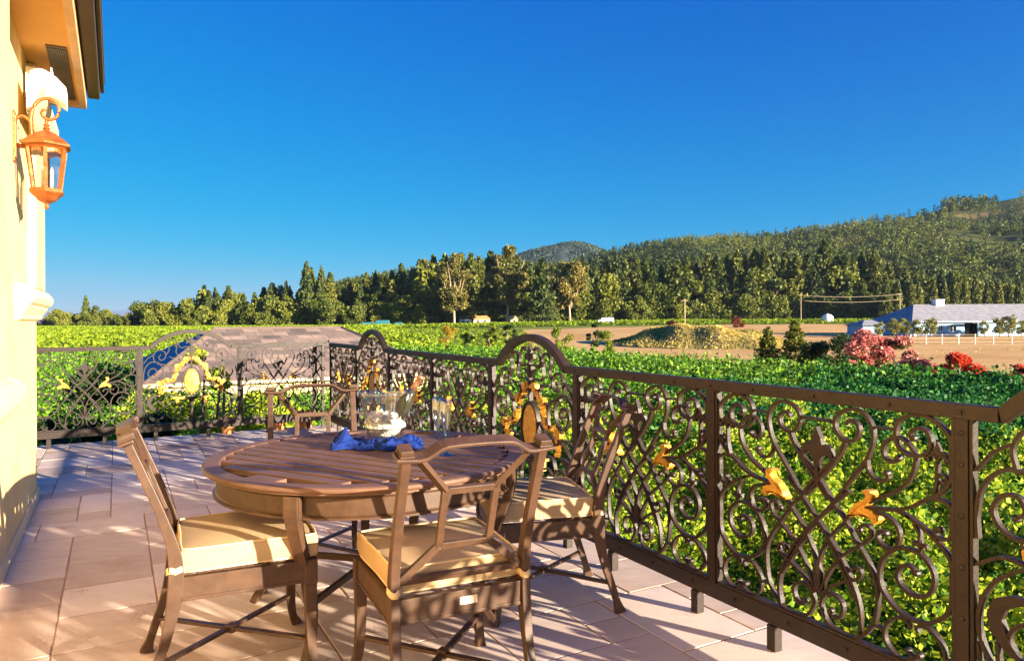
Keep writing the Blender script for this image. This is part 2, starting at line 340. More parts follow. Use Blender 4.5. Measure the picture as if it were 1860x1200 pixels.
# ------------------------------------------------------------------ terrace paving (a along E1, n along N1)
def an(a, n, z=0): p = E1*a+N1*n; return (p.x, p.y, z)
A0, A1, NN0, NN1 = -9.33, 3.06, -3.28, 2.60
mb = MB()
def slab(mb, a0, a1, n0, n1, z0, z1, tint=.5):
    c = E1*((a0+a1)/2)+N1*((n0+n1)/2)
    R = Matrix((N1, -E1, Vector((0, 0, 1)))).transposed()
    mb.box((c.x, c.y, (z0+z1)/2), (n1-n0, a1-a0, z1-z0), M=R, tint=tint)
slab(mb, A0, A1, NN0, NN1, -.32, -.0028); mb.build('terrace_slab', M['grout'], None).__setitem__('kind', 'structure')
mb = MB(); slab(mb, A0+.1, A1, NN0, NN1-.1, -3.2, -.325); o = mb.build('terrace_base', M['stucco']); o['kind'] = 'structure'
U = .2032; na = int(round((A1-A0)/U)); nn = int(round((NN1-NN0)/U)); used = np.zeros((na, nn), bool)
mb = MB(); R = Matrix((N1, -E1, Vector((0, 0, 1)))).transposed()
opts = [(3, 2), (2, 3), (2, 2), (2, 2), (2, 2), (2, 3), (1, 2), (2, 1), (1, 3), (3, 2), (1, 1)]
for i in range(na):
    for j in range(nn):
        if used[i, j]: continue
        rnd.shuffle(opts)
        for (p, q) in opts+[(1, 1)]:
            if i+p <= na and j+q <= nn and not used[i:i+p, j:j+q].any() and (p*q > 2 or rnd.random() < .35 or (p, q) == (1, 1)):
                break
        else: p = q = 1
        if used[i:i+p, j:j+q].any(): p = q = 1
        used[i:i+p, j:j+q] = True
        a0, a1, n0, n1 = A0+i*U, A0+(i+p)*U, NN0+j*U, NN0+(j+q)*U
        g = .0042; c = E1*((a0+a1)/2)+N1*((n0+n1)/2); dz = rnd.uniform(-.0012, .0012); tt = rnd.random()
        w_, l_ = (n1-n0)/2-g, (a1-a0)/2-g
        def V3(x, y, z): return R @ Vector((x, y, 0))+Vector((c.x, c.y, z+dz))
        # slightly wandering, eased edge
        def ring(k, z):
            pts = []
            for (sx, sy, ex, ey) in ((-1, -1, 1, -1), (1, -1, 1, 1), (1, 1, -1, 1), (-1, 1, -1, -1)):
                for f in (0, .33, .66):
                    x = (sx+(ex-sx)*f)*(w_-k); y = (sy+(ey-sy)*f)*(l_-k)
                    jx = .0022*noise.noise(Vector((c.x*9+x*11, c.y*9+y*11, 3))); jy = .0022*noise.noise(Vector((c.x*9+x*11, c.y*9+y*11, 7)))
                    pts.append(V3(x+jx*1.5, y+jy*1.5, z))
            return pts
        r0, r1, r2 = ring(0, -.005), ring(0, -.0015), ring(.0025, 0)
        n_ = len(r0); mb.add(r0+r1+r2, [(k, (k+1) % n_, (k+1) % n_+n_, k+n_) for k in range(n_)]+[(k+n_, (k+1) % n_+n_, (k+1) % n_+2*n_, k+2*n_) for k in range(n_)]+[tuple(range(2*n_, 3*n_))], tint=tt)
o = mb.build('terrace_floor', M['tile']); o['kind'] = 'structure'

# ------------------------------------------------------------------ wrought iron railing
def crom(pts, step=.010, closed=False):
    n = len(pts); out = []
    P = [np.array(p, float) for p in pts]
    rng_ = range(n if closed else n-1)
    for i in rng_:
        p0 = P[(i-1) % n] if (closed or i > 0) else 2*P[0]-P[1]
        p1 = P[i]; p2 = P[(i+1) % n]
        p3 = P[(i+2) % n] if (closed or i+2 < n) else 2*P[-1]-P[-2]
        k = max(2, int(np.linalg.norm(p2-p1)/step))
        for j in range(k):
            t = j/k
            out.append(.5*((2*p1)+(-p0+p2)*t+(2*p0-5*p1+4*p2-p3)*t*t+(-p0+3*p1-3*p2+p3)*t**3))
    if not closed: out.append(P[-1])
    return out
def band(mb, pts, w=.0145, d=.030, y=0, step=.010, closed=False, taper=False, ball=False):
    c = crom(pts, step, closed); n = len(c)
    ww = [w]*n
    if taper: ww = [w*(1-.45*(i/n)) for i in range(n)]
    mb.sweep([(p[0], y, p[1]) for p in c], d, ww, side=(0, 1, 0), closed=closed)
    if ball:
        p = c[-1]; mb.lathe([(.001, -.016), (.009, -.013), (.0125, 0), (.009, .013), (.001, .016)], (0, 0, 0), 10)
        k = 50
        for q in range(len(mb.v)-k, len(mb.v)):
            v = mb.v[q]; mb.v[q] = (p[0]+v[0], y+v[2], p[1]+v[1])
def near_panel(x, y):                       # measured on the panel nearest the viewer
    u = (x-930)/FOC; s = (u*9+2.29)/(.4822+.876*u); dep = 9-.876*s
    return (s-7.15, EYE-(y-hor(x))/FOC*dep)
def za(*p): return [near_panel(1460+x/4.444, 690+y/4.444) for (x, y) in p]
def zb(*p): return [near_panel(1460+x/4.444, 930+y/4.444) for (x, y) in p]
def back_panel(x, y):
    u = (x-930)/FOC; t = (-2.27-9.1*u)/(.876-.482*u); dep = 9.1-.482*t
    return (-(t-1.655), EYE-(y-hor(x))/FOC*dep)
def zl(*p): return [back_panel(240+x/5.4545, 580+y/5.4545) for (x, y) in p]

S = []                                      # strokes of the right half of a scroll panel: (points, width, taper, ball)
S.append((za((350, 362), (352, 338), (385, 322), (428, 345), (448, 400), (425, 465), (370, 492), (310, 470), (265, 410), (250, 345), (275, 280), (345, 240), (430, 240), (500, 285), (550, 370), (562, 450), (545, 545), (505, 645), (440, 730), (350, 840), (240, 985), (118, 1115)) + zb((25, 165), (-80, 330), (-175, 480)), .0155, 0, 0))
S.append((za((335, 490), (285, 600), (215, 700), (128, 797), (20, 920)), .0145, 0, 0))
S.append((za((-105, 440), (-60, 540), (0, 620), (128, 797), (235, 985), (325, 1115)) + zb((430, 245), (520, 405), (580, 560), (592, 690), (572, 860), (505, 965), (400, 1010), (290, 985), (200, 900), (152, 810), (138, 720), (175, 655), (245, 665), (305, 730), (308, 810), (272, 852), (225, 830), (212, 790)), .0145, 0, 1))
S.append((zb((290, 345), (360, 500), (415, 640), (450, 790), (452, 900), (435, 990)), .0135, 0, 0))
S.append((za((-130, 780), (-40, 900), (20, 1000), (110, 1120)) + zb((205, 205), (290, 345)), .0135, 0, 0))
S.append((za((510, 645), (518, 720), (570, 795), (635, 812), (683, 785), (672, 752)), .013, 0, 1))
S.append((za((500, 1022), (640, 1038), (760, 1042), (870, 1020), (960, 975), (1050, 945), (1130, 890), (1195, 800), (1222, 690), (1222, 570), (1190, 465), (1110, 370), (1010, 300), (905, 282), (810, 300), (758, 350), (742, 440), (765, 530), (825, 590), (905, 612), (975, 600), (1018, 560), (1030, 495), (1000, 420), (940, 388), (880, 402), (860, 445), (885, 470)), .0155, 0, 1))
S.append((za((510, 990), (640, 938), (760, 888), (850, 805), (893, 715), (905, 615), (880, 560), (832, 500), (780, 462), (715, 462), (660, 505), (642, 580), (670, 640), (725, 660), (765, 630)), .0145, 0, 1))
S.append((za((-5, 303), (250, 326)), .010, 0, 0))
S.append((za((570, 378), (742, 396)), .010, 0, 0))
S.append((za((1045, 940), (1070, 850), (1075, 760), (1080, 660)), .012, 0, 0))
S.append((za((1075, 790), (1105, 760), (1145, 775), (1155, 810), (1132, 832)), .010, 0, 1))
S.append((za((1082, 650), (1110, 620), (1150, 625), (1165, 655)), .010, 0, 1))
S.append((za((1082, 650), (1060, 612), (1020, 605), (1005, 630)), .010, 0, 1))
S.append((za((1050, 960), (1130, 975), (1190, 1030), (1226, 1110)) + zb((1226, 110), (1200, 190), (1140, 222), (1075, 195), (1060, 150), (1095, 140)), .0135, 0, 1))
S.append((za((740, 1042), (860, 1110)) + zb((830, 25), (960, 120), (1060, 220), (1150, 330), (1210, 435), (1224, 560), (1212, 700), (1170, 795), (1080, 870), (980, 895), (870, 862), (760, 795), (670, 690), (612, 570), (610, 445), (650, 358), (720, 303), (810, 288), (920, 325), (1000, 405), (1045, 500), (1042, 600), (990, 668), (900, 675), (820, 628), (760, 550), (755, 470), (805, 425), (865, 438), (905, 490)), .0155, 0, 1))
S.append((za((560, 1052), (660, 1095)) + zb((710, 60), (762, 140), (768, 215), (740, 280), (680, 292), (612, 240), (588, 180), (615, 145), (655, 168)), .0135, 0, 1))
S.append((zb((885, 90), (930, 170), (935, 300)), .011, 0, 0))
S.append((zb((880, 235), (930, 255), (990, 280)), .010, 0, 0))
S.append((zb((118, 640), (118, 480), (135, 340), (205, 205), (300, 105), (370, 30)), .0125, 0, 0))
S.append((zb((125, 650), (190, 500), (280, 375), (400, 290), (500, 240), (545, 180), (530, 115), (472, 98), (445, 140)), .0125, 0, 1))
S.append((zb((130, 660), (230, 590), (350, 552), (430, 540), (462, 490), (430, 445), (392, 462)), .0125, 0, 1))
S.append((zb((570, 905), (655, 950)), .011, 0, 0))
QX, QZ = .375, .245                         # the small four-lobed ring in the lower corner
for s in (-1, 1):
    S.append(([(QX+s*.018, QZ+.052), (QX+s*.012, QZ+.072), (QX+s*.055, QZ+.078), (QX+s*.098, QZ+.035), (QX+s*.100, QZ-.02), (QX+s*.055, QZ-.062), (QX+s*.012, QZ-.045), (QX-s*.02, QZ-.022)], .0125, 0, 1))
S.append(([(QX+.10, QZ), (.505, QZ)], .010, 0, 0))

def clampx(pts, lim=.502): return [(max(-lim, min(lim, p[0])), min(1.018, max(.188, p[1]))) for p in pts]
FLEUR = [(0, -.13), (.010, -.05), (.022, -.01), (.046, .004), (.066, -.022), (.074, -.008), (.066, .028), (.044, .040), (.026, .034), (.022, .060), (0, .105)]
def fleur_mb(mb, c, k=1.0, d=.014):
    pts = [(c[0]+k*p[0], c[1]+k*p[1]) for p in FLEUR]+[(c[0]-k*p[0], c[1]+k*p[1]) for p in FLEUR[-2:0:-1]]
    mb.prism(pts, -d/2, d/2)
def leaf_gold(mb, sgn):
    pl = za((375, 1088), (395, 1035), (440, 985), (500, 960), (522, 932), (505, 905), (488, 888), (515, 878), (555, 892), (572, 925), (560, 962), (525, 1000), (505, 1025), (560, 1048), (600, 1090), (612, 1130), (590, 1160), (568, 1145), (560, 1112), (520, 1092), (470, 1100), (430, 1085))
    pl = [(sgn*p[0], p[1]) for p in pl]
    mb.prism(pl, -.020, .020)
    for (a, b) in ((0, 10), (0, 15), (0, 18)):
        p, q = pl[a], pl[b]; m_ = ((p[0]+q[0])/2, (p[1]+q[1])/2+.012)
        band(mb, [p, m_, q], .008, .050, step=.02, taper=True)
scroll = MB()
for si_, (pts, w_, tp, bl) in enumerate(S):
    for sg in (1, -1):
        band(scroll, clampx([(sg*p[0], p[1]) for p in pts]), w_*.78, .0186+.00037*((si_*2+(sg > 0))*7 % 23)/2, ball=bool(bl))
fc = za((125, 600))[0]; fleur_mb(scroll, (0, fc[1]+.005), .95, .022)
for sg in (1, -1):
    q = za((1080, 610))[0]; fleur_mb(scroll, (sg*q[0], q[1]), .42, .014)
    q = zb((935, 250))[0]; fleur_mb(scroll, (sg*q[0], q[1]-.01), .35, .012)
scroll.lathe([(.004, .30), (.018, .34), (.022, .38), (.012, .43)], (0, 0, 0), 10)
for sg in (1, -1): scroll.box((sg*.512, 0, .6025), (.010, .030, .85))
scroll.box((0, 0, .183), (1.034, .030, .010))
# arch panel with medallion
a_s = MB()
def both(pts, w_=.0135, ball=False, d=.021):
    both.k = getattr(both, 'k', 0)+1
    for sg in (1, -1): band(a_s, [(sg*p[0], p[1]) for p in pts], w_*.82, d+.0004*((both.k*2+(sg > 0))*5 % 17)-.003, ball=ball)
both([(.50, .66), (.502, .74), (.48, .83), (.42, .885), (.35, .875), (.305, .815), (.31, .74), (.36, .685), (.425, .70), (.455, .755), (.43, .805), (.385, .81), (.365, .77), (.39, .745)], .0145, True)
both([(.385, .875), (.40, .95), (.365, 1.01), (.31, 1.015), (.272, .97), (.285, .92), (.325, .905), (.345, .935), (.33, .96)], .013, True)
both([(.36, .86), (.28, .85), (.225, .80), (.22, .72), (.235, .66)], .013)
both([(.40, .965), (.455, .93), (.502, .87)], .012)
both([(.272, .96), (.235, 1.02), (.255, 1.08), (.215, 1.13), (.165, 1.12), (.15, 1.08), (.175, 1.06)], .013, True)
both([(.0, .93), (.06, .965), (.13, .96), (.165, .99), (.155, 1.05), (.185, 1.06)], .012)
both([(.0, 1.04), (.05, 1.055), (.10, 1.04), (.135, 1.07), (.12, 1.13), (.085, 1.165), (.055, 1.15)], .012, True)
both([(.0, .90), (.05, .885), (.095, .90), (.12, .87), (.10, .83), (.065, .845)], .012, True)
both([(.235, .94), (.19, .925), (.15, .935), (.13, .905)], .011, True)
both([(.22, .80), (.17, .83), (.135, .80), (.15, .765)], .011, True)
band(a_s, [(0, .80), (0, .92), (0, 1.06), (0, 1.14)], .018, .03)
fleur_mb(a_s, (0, 1.10), .78, .022)
a_s.prism([(0, .96), (.035, .99), (.075, 1.03), (.03, 1.02), (.018, 1.06), (-.018, 1.06), (-.03, 1.02), (-.075, 1.03), (-.035, .99)], -.011, .011)
both([(.17, .585), (.24, .60), (.31, .575), (.36, .61), (.43, .62), (.502, .58)], .014)
both([(.33, .60), (.375, .68), (.33, .70)], .012, True)
both([(.36, .61), (.45, .54), (.495, .44), (.485, .34), (.43, .25), (.36, .20)], .0145)
both([(.445, .36), (.43, .28), (.37, .235), (.305, .26), (.275, .33), (.30, .41), (.365, .44), (.41, .395), (.395, .34), (.355, .33), (.345, .365)], .0145, True)
both([(.28, .36), (.225, .42), (.16, .41), (.12, .35), (.13, .28), (.18, .235), (.235, .255), (.25, .31), (.215, .345), (.18, .325)], .0135, True)
both([(.12, .35), (.085, .43), (.045, .455), (.02, .43)], .012)
both([(.02, .20), (.07, .235), (.13, .25)], .0135)
both([(.30, .43), (.27, .49), (.20, .50), (.14, .475)], .012)
both([(.46, .21), (.49, .27), (.50, .34)], .011)
for sg in (1, -1):                          # broad acanthus leaf on the lower scroll
    pl = [(.33, .512), (.40, .516), (.452, .490), (.472, .44), (.460, .39), (.42, .345), (.365, .318), (.392, .352), (.416, .395), (.428, .435), (.418, .465), (.385, .488)]
    a_s.prism([(sg*p[0], p[1]) for p in pl], -.012, .012)
    a_s.box((sg*.512, 0, .6025), (.010, .030, .85))
a_s.box((0, 0, .183), (1.034, .030, .010))
a_s.lathe([(.055, .19), (.03, .205), (.02, .24), (.028, .30), (.016, .36), (.03, .44), (.075, .462), (.08, .475), (.02, .48)], (0, 0, 0), 14, sy=.5)
OC, ORX, ORZ = .655, .083, .142             # oval medallion
oval = [(ORX*1.22*math.cos(t), OC+ORZ*1.14*math.sin(t)) for t in np.linspace(0, 2*PI, 33)[:-1]]
band(a_s, oval, .014, .030, closed=True)
both([(.10, .56), (.14, .50), (.155, .42), (.12, .36)], .013)
both([(.115, .70), (.18, .64), (.25, .63), (.31, .575)], .012)
medal = MB(); nr = 9; nth = 40
vsm = []; 
for i in range(nr):
    r = i/(nr-1)
    for k in range(nth):
        t = 2*PI*k/nth
        x, z = ORX*r*math.cos(t), ORZ*r*math.sin(t)
        rel = .012*(1-r*r)**.5+.006*noise.noise(Vector((x*40, z*40, 2)))*(1-r)+.004*(r > .85)
        vsm.append((x, rel+.006, OC+z))
vsb = [(p[0], -p[1], p[2]) for p in vsm]; nb = len(vsm)
fm = [(i*nth+k, i*nth+(k+1) % nth, (i+1)*nth+(k+1) % nth, (i+1)*nth+k) for i in range(nr-1) for k in range(nth)]
fm2 = [tuple(q+nb for q in f[::-1]) for f in fm]; L_ = (nr-1)*nth
fm3 = [(L_+k, L_+k+nb, L_+(k+1) % nth+nb, L_+(k+1) % nth) for k in range(nth)]
medal.add(vsm+vsb, fm+fm2+fm3, .5)
crest = MB()
spine = crom([(.315, .515), (.325, .60), (.285, .665), (.215, .665), (.175, .695), (.15, .775), (.10, .845), (.045, .895), (0, .915)], .012)
spine = [tuple(p) for p in spine]+[(-p[0], p[1]) for p in spine[-2::-1]]
top_, bot_ = [], []
for i, p in enumerate(spine):
    a, b = spine[max(0, i-1)], spine[min(len(spine)-1, i+1)]
    tx, tz = b[0]-a[0], b[1]-a[1]; l_ = math.hypot(tx, tz); nx, nz = tz/l_, -tx/l_
    e = min(i, len(spine)-1-i)/len(spine)
    wv = .021+.011*abs(math.sin(i*.75))+.008*(e > .35)
    top_.append((p[0]+nx*wv, p[1]+nz*wv)); bot_.append((p[0]-nx*(.016+.006*math.sin(i*1.3)), p[1]-nz*(.016+.006*math.sin(i*1.3))))
n_ = len(spine); vv = []
for i in range(n_):
    h_ = .017+.006*math.sin(i*1.9)
    vv += [(top_[i][0], 0.006, top_[i][1]), (spine[i][0], h_, spine[i][1]), (bot_[i][0], .006, bot_[i][1]), (spine[i][0], -h_, spine[i][1])]
crest.add(vv, [(i*4+k, i*4+(k+1) % 4, i*4+4+(k+1) % 4, i*4+4+k) for i in range(n_-1) for k in range(4)]+[(0, 1, 2, 3), tuple((n_-1)*4+k for k in (3, 2, 1, 0))])
for sg in (1, -1):                          # curled leaves on the crest
    for (x, z, a) in ((.30, .56, 2.2), (.20, .69, 1.9), (.155, .80, 1.2), (.075, .885, 1.7), (.32, .63, .3)):
        pl = [(0, 0), (.022, .030), (.052, .036), (.064, .012), (.05, -.014), (.02, -.018)]
        pp = [(sg*(x+.9*(p[0]*math.cos(a)-p[1]*math.sin(a))), z+.9*(p[0]*math.sin(a)+p[1]*math.cos(a))) for p in pl]
        crest.prism(pp, -.017, .017)
brackets = []
for sg in (1, -1):
    bracket = MB(); brackets.append(bracket); bracket.prism([(sg*p[0], p[1]) for p in ((.05, .462), (.085, .482), (.20, .482), (.20, .466), (.165, .462), (.165, .40), (.135, .40), (.135, .458), (.095, .455))], -.014, .014)

def dupmesh(src, parent, loc, name=None):
    o = bpy.data.objects.new(name or src.name.split('.')[0], src.data); C.objects.link(o); o.parent = parent; o.location = loc; return o
arch_n = 22; AR = .604; ac = .43; AZ = 1.25-AR
def arch_pts(off, zt):                      # crown line of the arch, off below the top
    th = math.asin(ac/AR); return [((AR-off)*math.sin(-th+2*th*i/arch_n), AZ+(AR-off)*math.cos(-th+2*th*i/arch_n)) for i in range(arch_n+1)]
RT, RB, RH = 1.07, .104, .046
protos = {}
def make_railing(name, loc, rz, posts, kinds, label, feet, zoff=0, narrow=None):
    root = empty(name, loc, rz); tag(root, label, 'railing')
    # top rail, rising over the arches
    mb = MB(); segs = []; x = posts[0]-.02
    for i, k in enumerate(kinds):
        if k == 'A':
            c = (posts[i]+posts[i+1])/2; segs.append((x, c-ac))
            th = math.asin(ac/AR); out = [((AR-.0)*math.sin(-th+2*th*j/arch_n)+c, AZ+AR*math.cos(-th+2*th*j/arch_n)) for j in range(arch_n+1)]
            out[0] = (c-ac, RT); out[-1] = (c+ac, RT)
            inn = [((AR-RH)*math.sin(-th+2*th*j/arch_n)+c, AZ+(AR-RH)*math.cos(-th+2*th*j/arch_n)) for j in range(arch_n+1)]
            inn = [p if p[1] > RT-RH else (p[0]+(.03 if p[0] < c else -.03), RT-RH) for p in inn]
            inn[0] = (c-ac+.012, RT-RH); inn[-1] = (c+ac-.012, RT-RH)
            vv = [];
            for p, q in zip(out, inn): vv += [(p[0], -.024, p[1]), (p[0], .024, p[1]), (q[0], .024, q[1]), (q[0], -.024, q[1])]
            mb.add(vv, [(j*4+e, j*4+(e+1) % 4, j*4+4+(e+1) % 4, j*4+4+e) for j in range(arch_n) for e in range(4)], .5)
            x = c+ac
    segs.append((x, posts[-1]+.02))
    for (p, q) in segs: mb.box(((p+q)/2, 0, RT-RH/2), (q-p, .048, RH), tint=.5)
    for i in range(len(posts)-1):
        for f in (0, .22, .5, .78):
            if kinds[i] == 'A' and .05 < f < .95: continue
            xx = posts[i]+f*(posts[i+1]-posts[i])
            for sy in (-1, 1): mb.box((xx, sy*.0265, RT-RH/2-.002), (.013, .007, .013), tint=.5)
    mb.build('top_rail', M['iron'], root, fix=True, bevel=.002)
    mb = MB(); x0, x1 = posts[0]-.02, posts[-1]+.02
    mb.box(((x0+x1)/2, 0, (RB+.175)/2), (x1-x0, .030, .071), tint=.5)
    for i in range(len(posts)-1):
        for f in (.12, .38, .62, .88):
            for sy in (-1, 1): mb.box((posts[i]+f*(posts[i+1]-posts[i]), sy*.0175, .14), (.012, .007, .012), tint=.5)
    mb.build('bottom_rail', M['iron'], root, bevel=.002)
    pm = MB(); pm.box((0, 0, (RT-RH+.175)/2), (.040, .038, RT-RH-.175), tint=.5)
    for z in (.24, .40, .56, .72, .88, .98):
        for sy in (-1, 1):
            pm.lathe([(.0095, 0), (.0085, .0035), (.004, .0055), (.0003, .006)], (0, 0, 0), 10)
            for q in range(len(pm.v)-40, len(pm.v)): v = pm.v[q]; pm.v[q] = (v[0], sy*(.0185+v[2]), z+v[1])
    p0 = None
    for x in posts:
        if p0 is None: p0 = pm.build('post', M['iron'], root, (x, 0, 0))
        else: dupmesh(p0, root, (x, 0, 0))
    f0 = None
    for x in feet:
        if f0 is None:
            fm_ = MB(); fm_.box((0, 0, RB/2), (.042, .042, RB-.002)); f0 = fm_.build('foot', M['iron'], root, (x, 0, 0), bevel=.0015)
        else: dupmesh(f0, root, (x, 0, 0)).modifiers.new('Bevel', 'BEVEL').width = .0015
    for i, k in enumerate(kinds):
        c = (posts[i]+posts[i+1])/2; wd = posts[i+1]-posts[i]; sx = wd/1.08
        if k == 'S':
            if 'S' not in protos:
                protos['S'] = scroll.build('scroll_panel', M['iron'], root); protos['g'] = []
                for sg in (1, -1):
                    g = MB(); leaf_gold(g, sg); protos['g'].append(g.build('gold_leaf', M['gold'], protos['S'], fix=True))
                s = protos['S']
            else:
                s = dupmesh(protos['S'], root, (0, 0, 0))
                for g in protos['g']: dupmesh(g, s, (0, 0, 0))
            s.location = (c, 0, 0); s.scale = (sx, 1, 1)
        elif k == 'A':
            if 'A' not in protos:
                protos['A'] = a_s.build('arch_panel', M['iron'], root)
                protos['m'] = [medal.build('gold_medallion', M['gold'], protos['A'], fix=True, smooth_=True), crest.build('gold_crest', M['gold'], protos['A'], fix=True), *[q.build('gold_bracket', M['gold'], protos['A'], fix=True) for q in brackets]]
                s = protos['A']
            else:
                s = dupmesh(protos['A'], root, (0, 0, 0))
                for g in protos['m']: dupmesh(g, s, (0, 0, 0))
            s.location = (c, 0, 0); s.scale = (sx, 1, 1)
    return root
postsR = [.13+1.08*i for i in range(13)]
kindsR = list('SASSASSASSAS')
feetR = [x for i in range(12) for x in (postsR[i]+.33, postsR[i]+.97)]
right = make_railing('iron_railing', (-2.29, 9.0, 0), math.atan2(-.876, .4822), postsR, kindsR,
    'long dark wrought iron railing with gold leaves, running from the corner to the right foreground', feetR)
postsL = [0.215, 1.10, 2.16, 3.22, 4.28]; kindsL = list('SASS')
feetL = [.30, .78, 1.45, 2.0, 2.50, 3.02, 3.6]
left = make_railing('iron_railing', (-2.27, 9.1, 0), math.atan2(-.482, -.876), postsL, kindsL,
    'back wrought iron railing with bright gold medallion in front of the shingled roof', feetL)
mb = MB()                                   # narrow ornamental strip and the corner posts
for (x) in (0.0, .12):
    mb.box((x, 0, .53), (.030, .030, 1.06), tint=.5)
    for z in (.2, .38, .56, .74, .92): mb.lathe([(.012, -.03), (.028, -.015), (.030, 0), (.028, .015), (.012, .03)], (x, 0, z), 10)
for k in range(5):
    z = .24+k*.16
    band(mb, [(.165, z-.06), (.19, z-.02), (.165, z+.02), (.145, z+.06), (.165, z+.085)], .012, .025)
mb.box((.06, 0, RT-RH/2), (.26, .048, RH-.004), tint=.5); mb.box((.08, 0, .14), (.25, .030, .066), tint=.5)
mb.build('corner_strip', M['iron'], left)
mb = MB(); mb.lathe([(.004, 0), (.010, .006), (.013, .018), (.009, .030), (.001, .036)], (0, 0, RT), 10); mb.build('finial', M['iron'], right, smooth_=True)
# ------------------------------------------------------------------ garden furniture
def post_y(z):
    K = [(0, -.345), (.10, -.315), (.22, -.275), (.36, -.245), (.45, -.240), (.55, -.252), (.70, -.300), (.93, -.395)]
    for (a, b) in zip(K, K[1:]):
        if z <= b[0]:
            t = (z-a[0])/(b[0]-a[0]); return a[1]+(b[1]-a[1])*t
    return K[-1][1]
def make_chair():
    t = empty('garden_chair')
    for sx in (-1, 1):                      # rear legs run up into the back posts
        zz = [0, .012, .05, .12, .22, .34, .45, .52, .60, .70, .80, .915]
        c = crom([(post_y(z), z) for z in (0, .05, .12, .22, .34, .45, .55, .68, .80, .915)], .02)
        n = len(c); ws = [.032-.004*abs(p[1]-.4) for p in c]; ds = [.030+.022*math.exp(-((p[1]-.42)/.16)**2) + (.022*max(0, 1-p[1]/.05)) for p in c]
        mb = MB(); mb.sweep([(sx*(.232+.006*max(0, 1-p[1]/.1)), p[0], p[1]) for p in c], ws, ds, side=(1, 0, 0), tint=.5)
        mb.build('back_post', M['bronze'], t, bevel=.003, fix=True)
        cap = MB(); cap.box((sx*.234, post_y(.92)-.004, .945), (.040, .052, .016), tint=.5, M=Matrix.Rotation(.35, 3, 'X')); cap.box((sx*.234, post_y(.92)-.003, .934), (.046, .058, .007), tint=.5, M=Matrix.Rotation(.35, 3, 'X'))
        cap.build('post_cap', M['bronze'], t, bevel=.002)
        mb = MB()
        pts = [(sx*.262, .252, 0), (sx*.256, .238, .03), (sx*.246, .226, .09), (sx*.240, .222, .20), (sx*.240, .222, .345)]
        c = crom(pts, .02); mb.sweep([tuple(p) for p in c], [.030+.014*(p[2]/.345)+.014*max(0, 1-p[2]/.035) for p in c], [.030+.014*(p[2]/.345)+.014*max(0, 1-p[2]/.035) for p in c], side=(1, 0, 0), tint=.5)
        mb.box((sx*.240, .222, .3925), (.048, .048, .093), tint=.5)
        mb.build('leg', M['bronze'], t, bevel=.003, fix=True)
    mb = MB()                               # seat frame
    zf, hf = .395, .082
    mb.box((0, -.243, zf), (.430, .028, hf), tint=.5); mb.box((0, .224, zf), (.430, .028, hf), tint=.5)
    for sx in (-1, 1):
        mb.sweep([(sx*.233, -.222, zf), (sx*.241, .200, zf)], .028, hf, side=(1, 0, 0), tint=.5)
        mb.sweep([(sx*.2335, -.222, zf-.036), (sx*.2415, .200, zf-.036)], .034, .012, side=(1, 0, 0), tint=.5)
    mb.box((0, -.243, zf-.036), (.430, .034, .012), tint=.5); mb.box((0, .224, zf-.036), (.430, .034, .012), tint=.5)
    for k in range(9): mb.box((0, -.205+k*.0485, .4405), (.445, .030, .008), tint=.5)
    mb.build('seat_frame', M['bronze'], t, bevel=.002, fix=True)
    def by(z): return post_y(z)
    mb = MB(); zb_, zl_, zu, zt = .492, .600, .795, .905
    def P(x, z): return (x, by(z), z)
    for (x, z0, z1) in ((.088, zl_, zu), (-.088, zl_, zu)): mb.sweep([P(x, z0-.008), P(x, z1+.008)], .024, .018, side=(1, 0, 0), tint=.5)
    for sx in (-1, 1):
        mb.sweep([P(sx*.088, zu), P(sx*.183, zt)], .026, .018, side=(1, 0, -.8*sx*-1), tint=.5)
        mb.sweep([P(sx*.088, zl_), P(sx*.212, zb_)], .026, .018, side=(1, 0, .8*sx), tint=.5)
    for (z, hw) in ((zu, .078), (zl_, .078), (zb_, .218)): mb.sweep([P(-hw, z), P(hw, z)], .018, .024, side=(0, 1, .3), tint=.5)
    mb.build('back_splat', M['bronze'], t, bevel=.002, fix=True)
    mb = MB()
    pts = crom([(-.268, .924), (-.215, .920), (-.175, .921), (-.125, .950), (-.09, .957), (0, .959), (.09, .957), (.125, .950), (.175, .921), (.215, .920), (.268, .924)], .014)
    yy = by(.92)-.003
    mb.sweep([(p[0], yy-.35*(p[1]-.92), p[1]) for p in pts], .052, .012, side=(0, 1, .35), tint=.5)
    mb.build('top_rail', M['bronze'], t, bevel=.003, fix=True)
    for sg in (1, -1):                      # crossed stretchers
        mb = MB(); a = Vector((sg*.244, .224, .135)); b = Vector((-sg*.234, post_y(.135), .135))
        if sg == 1: a.z -= .0; 
        mb.sweep([a, b], .012, .026, side=(0, 0, 1), tint=.5)
        if sg == 1: mb.box(tuple((a+b)/2), (.036, .036, .030), rz=.7, tint=.5)
        mb.build('stretcher', M['bronze'], t, bevel=.0015, fix=True)
    # cushion
    bm = bmesh.new(); bmesh.ops.create_cube(bm, size=1)
    for v in bm.verts:
        f = (v.co.y+.5); hw = .226+.018*f
        v.co = Vector((v.co.x*2*hw, -.226+f*.475, .486+v.co.z*.078))
    bmesh.ops.subdivide_edges(bm, edges=bm.edges, cuts=9, use_grid_fill=True)
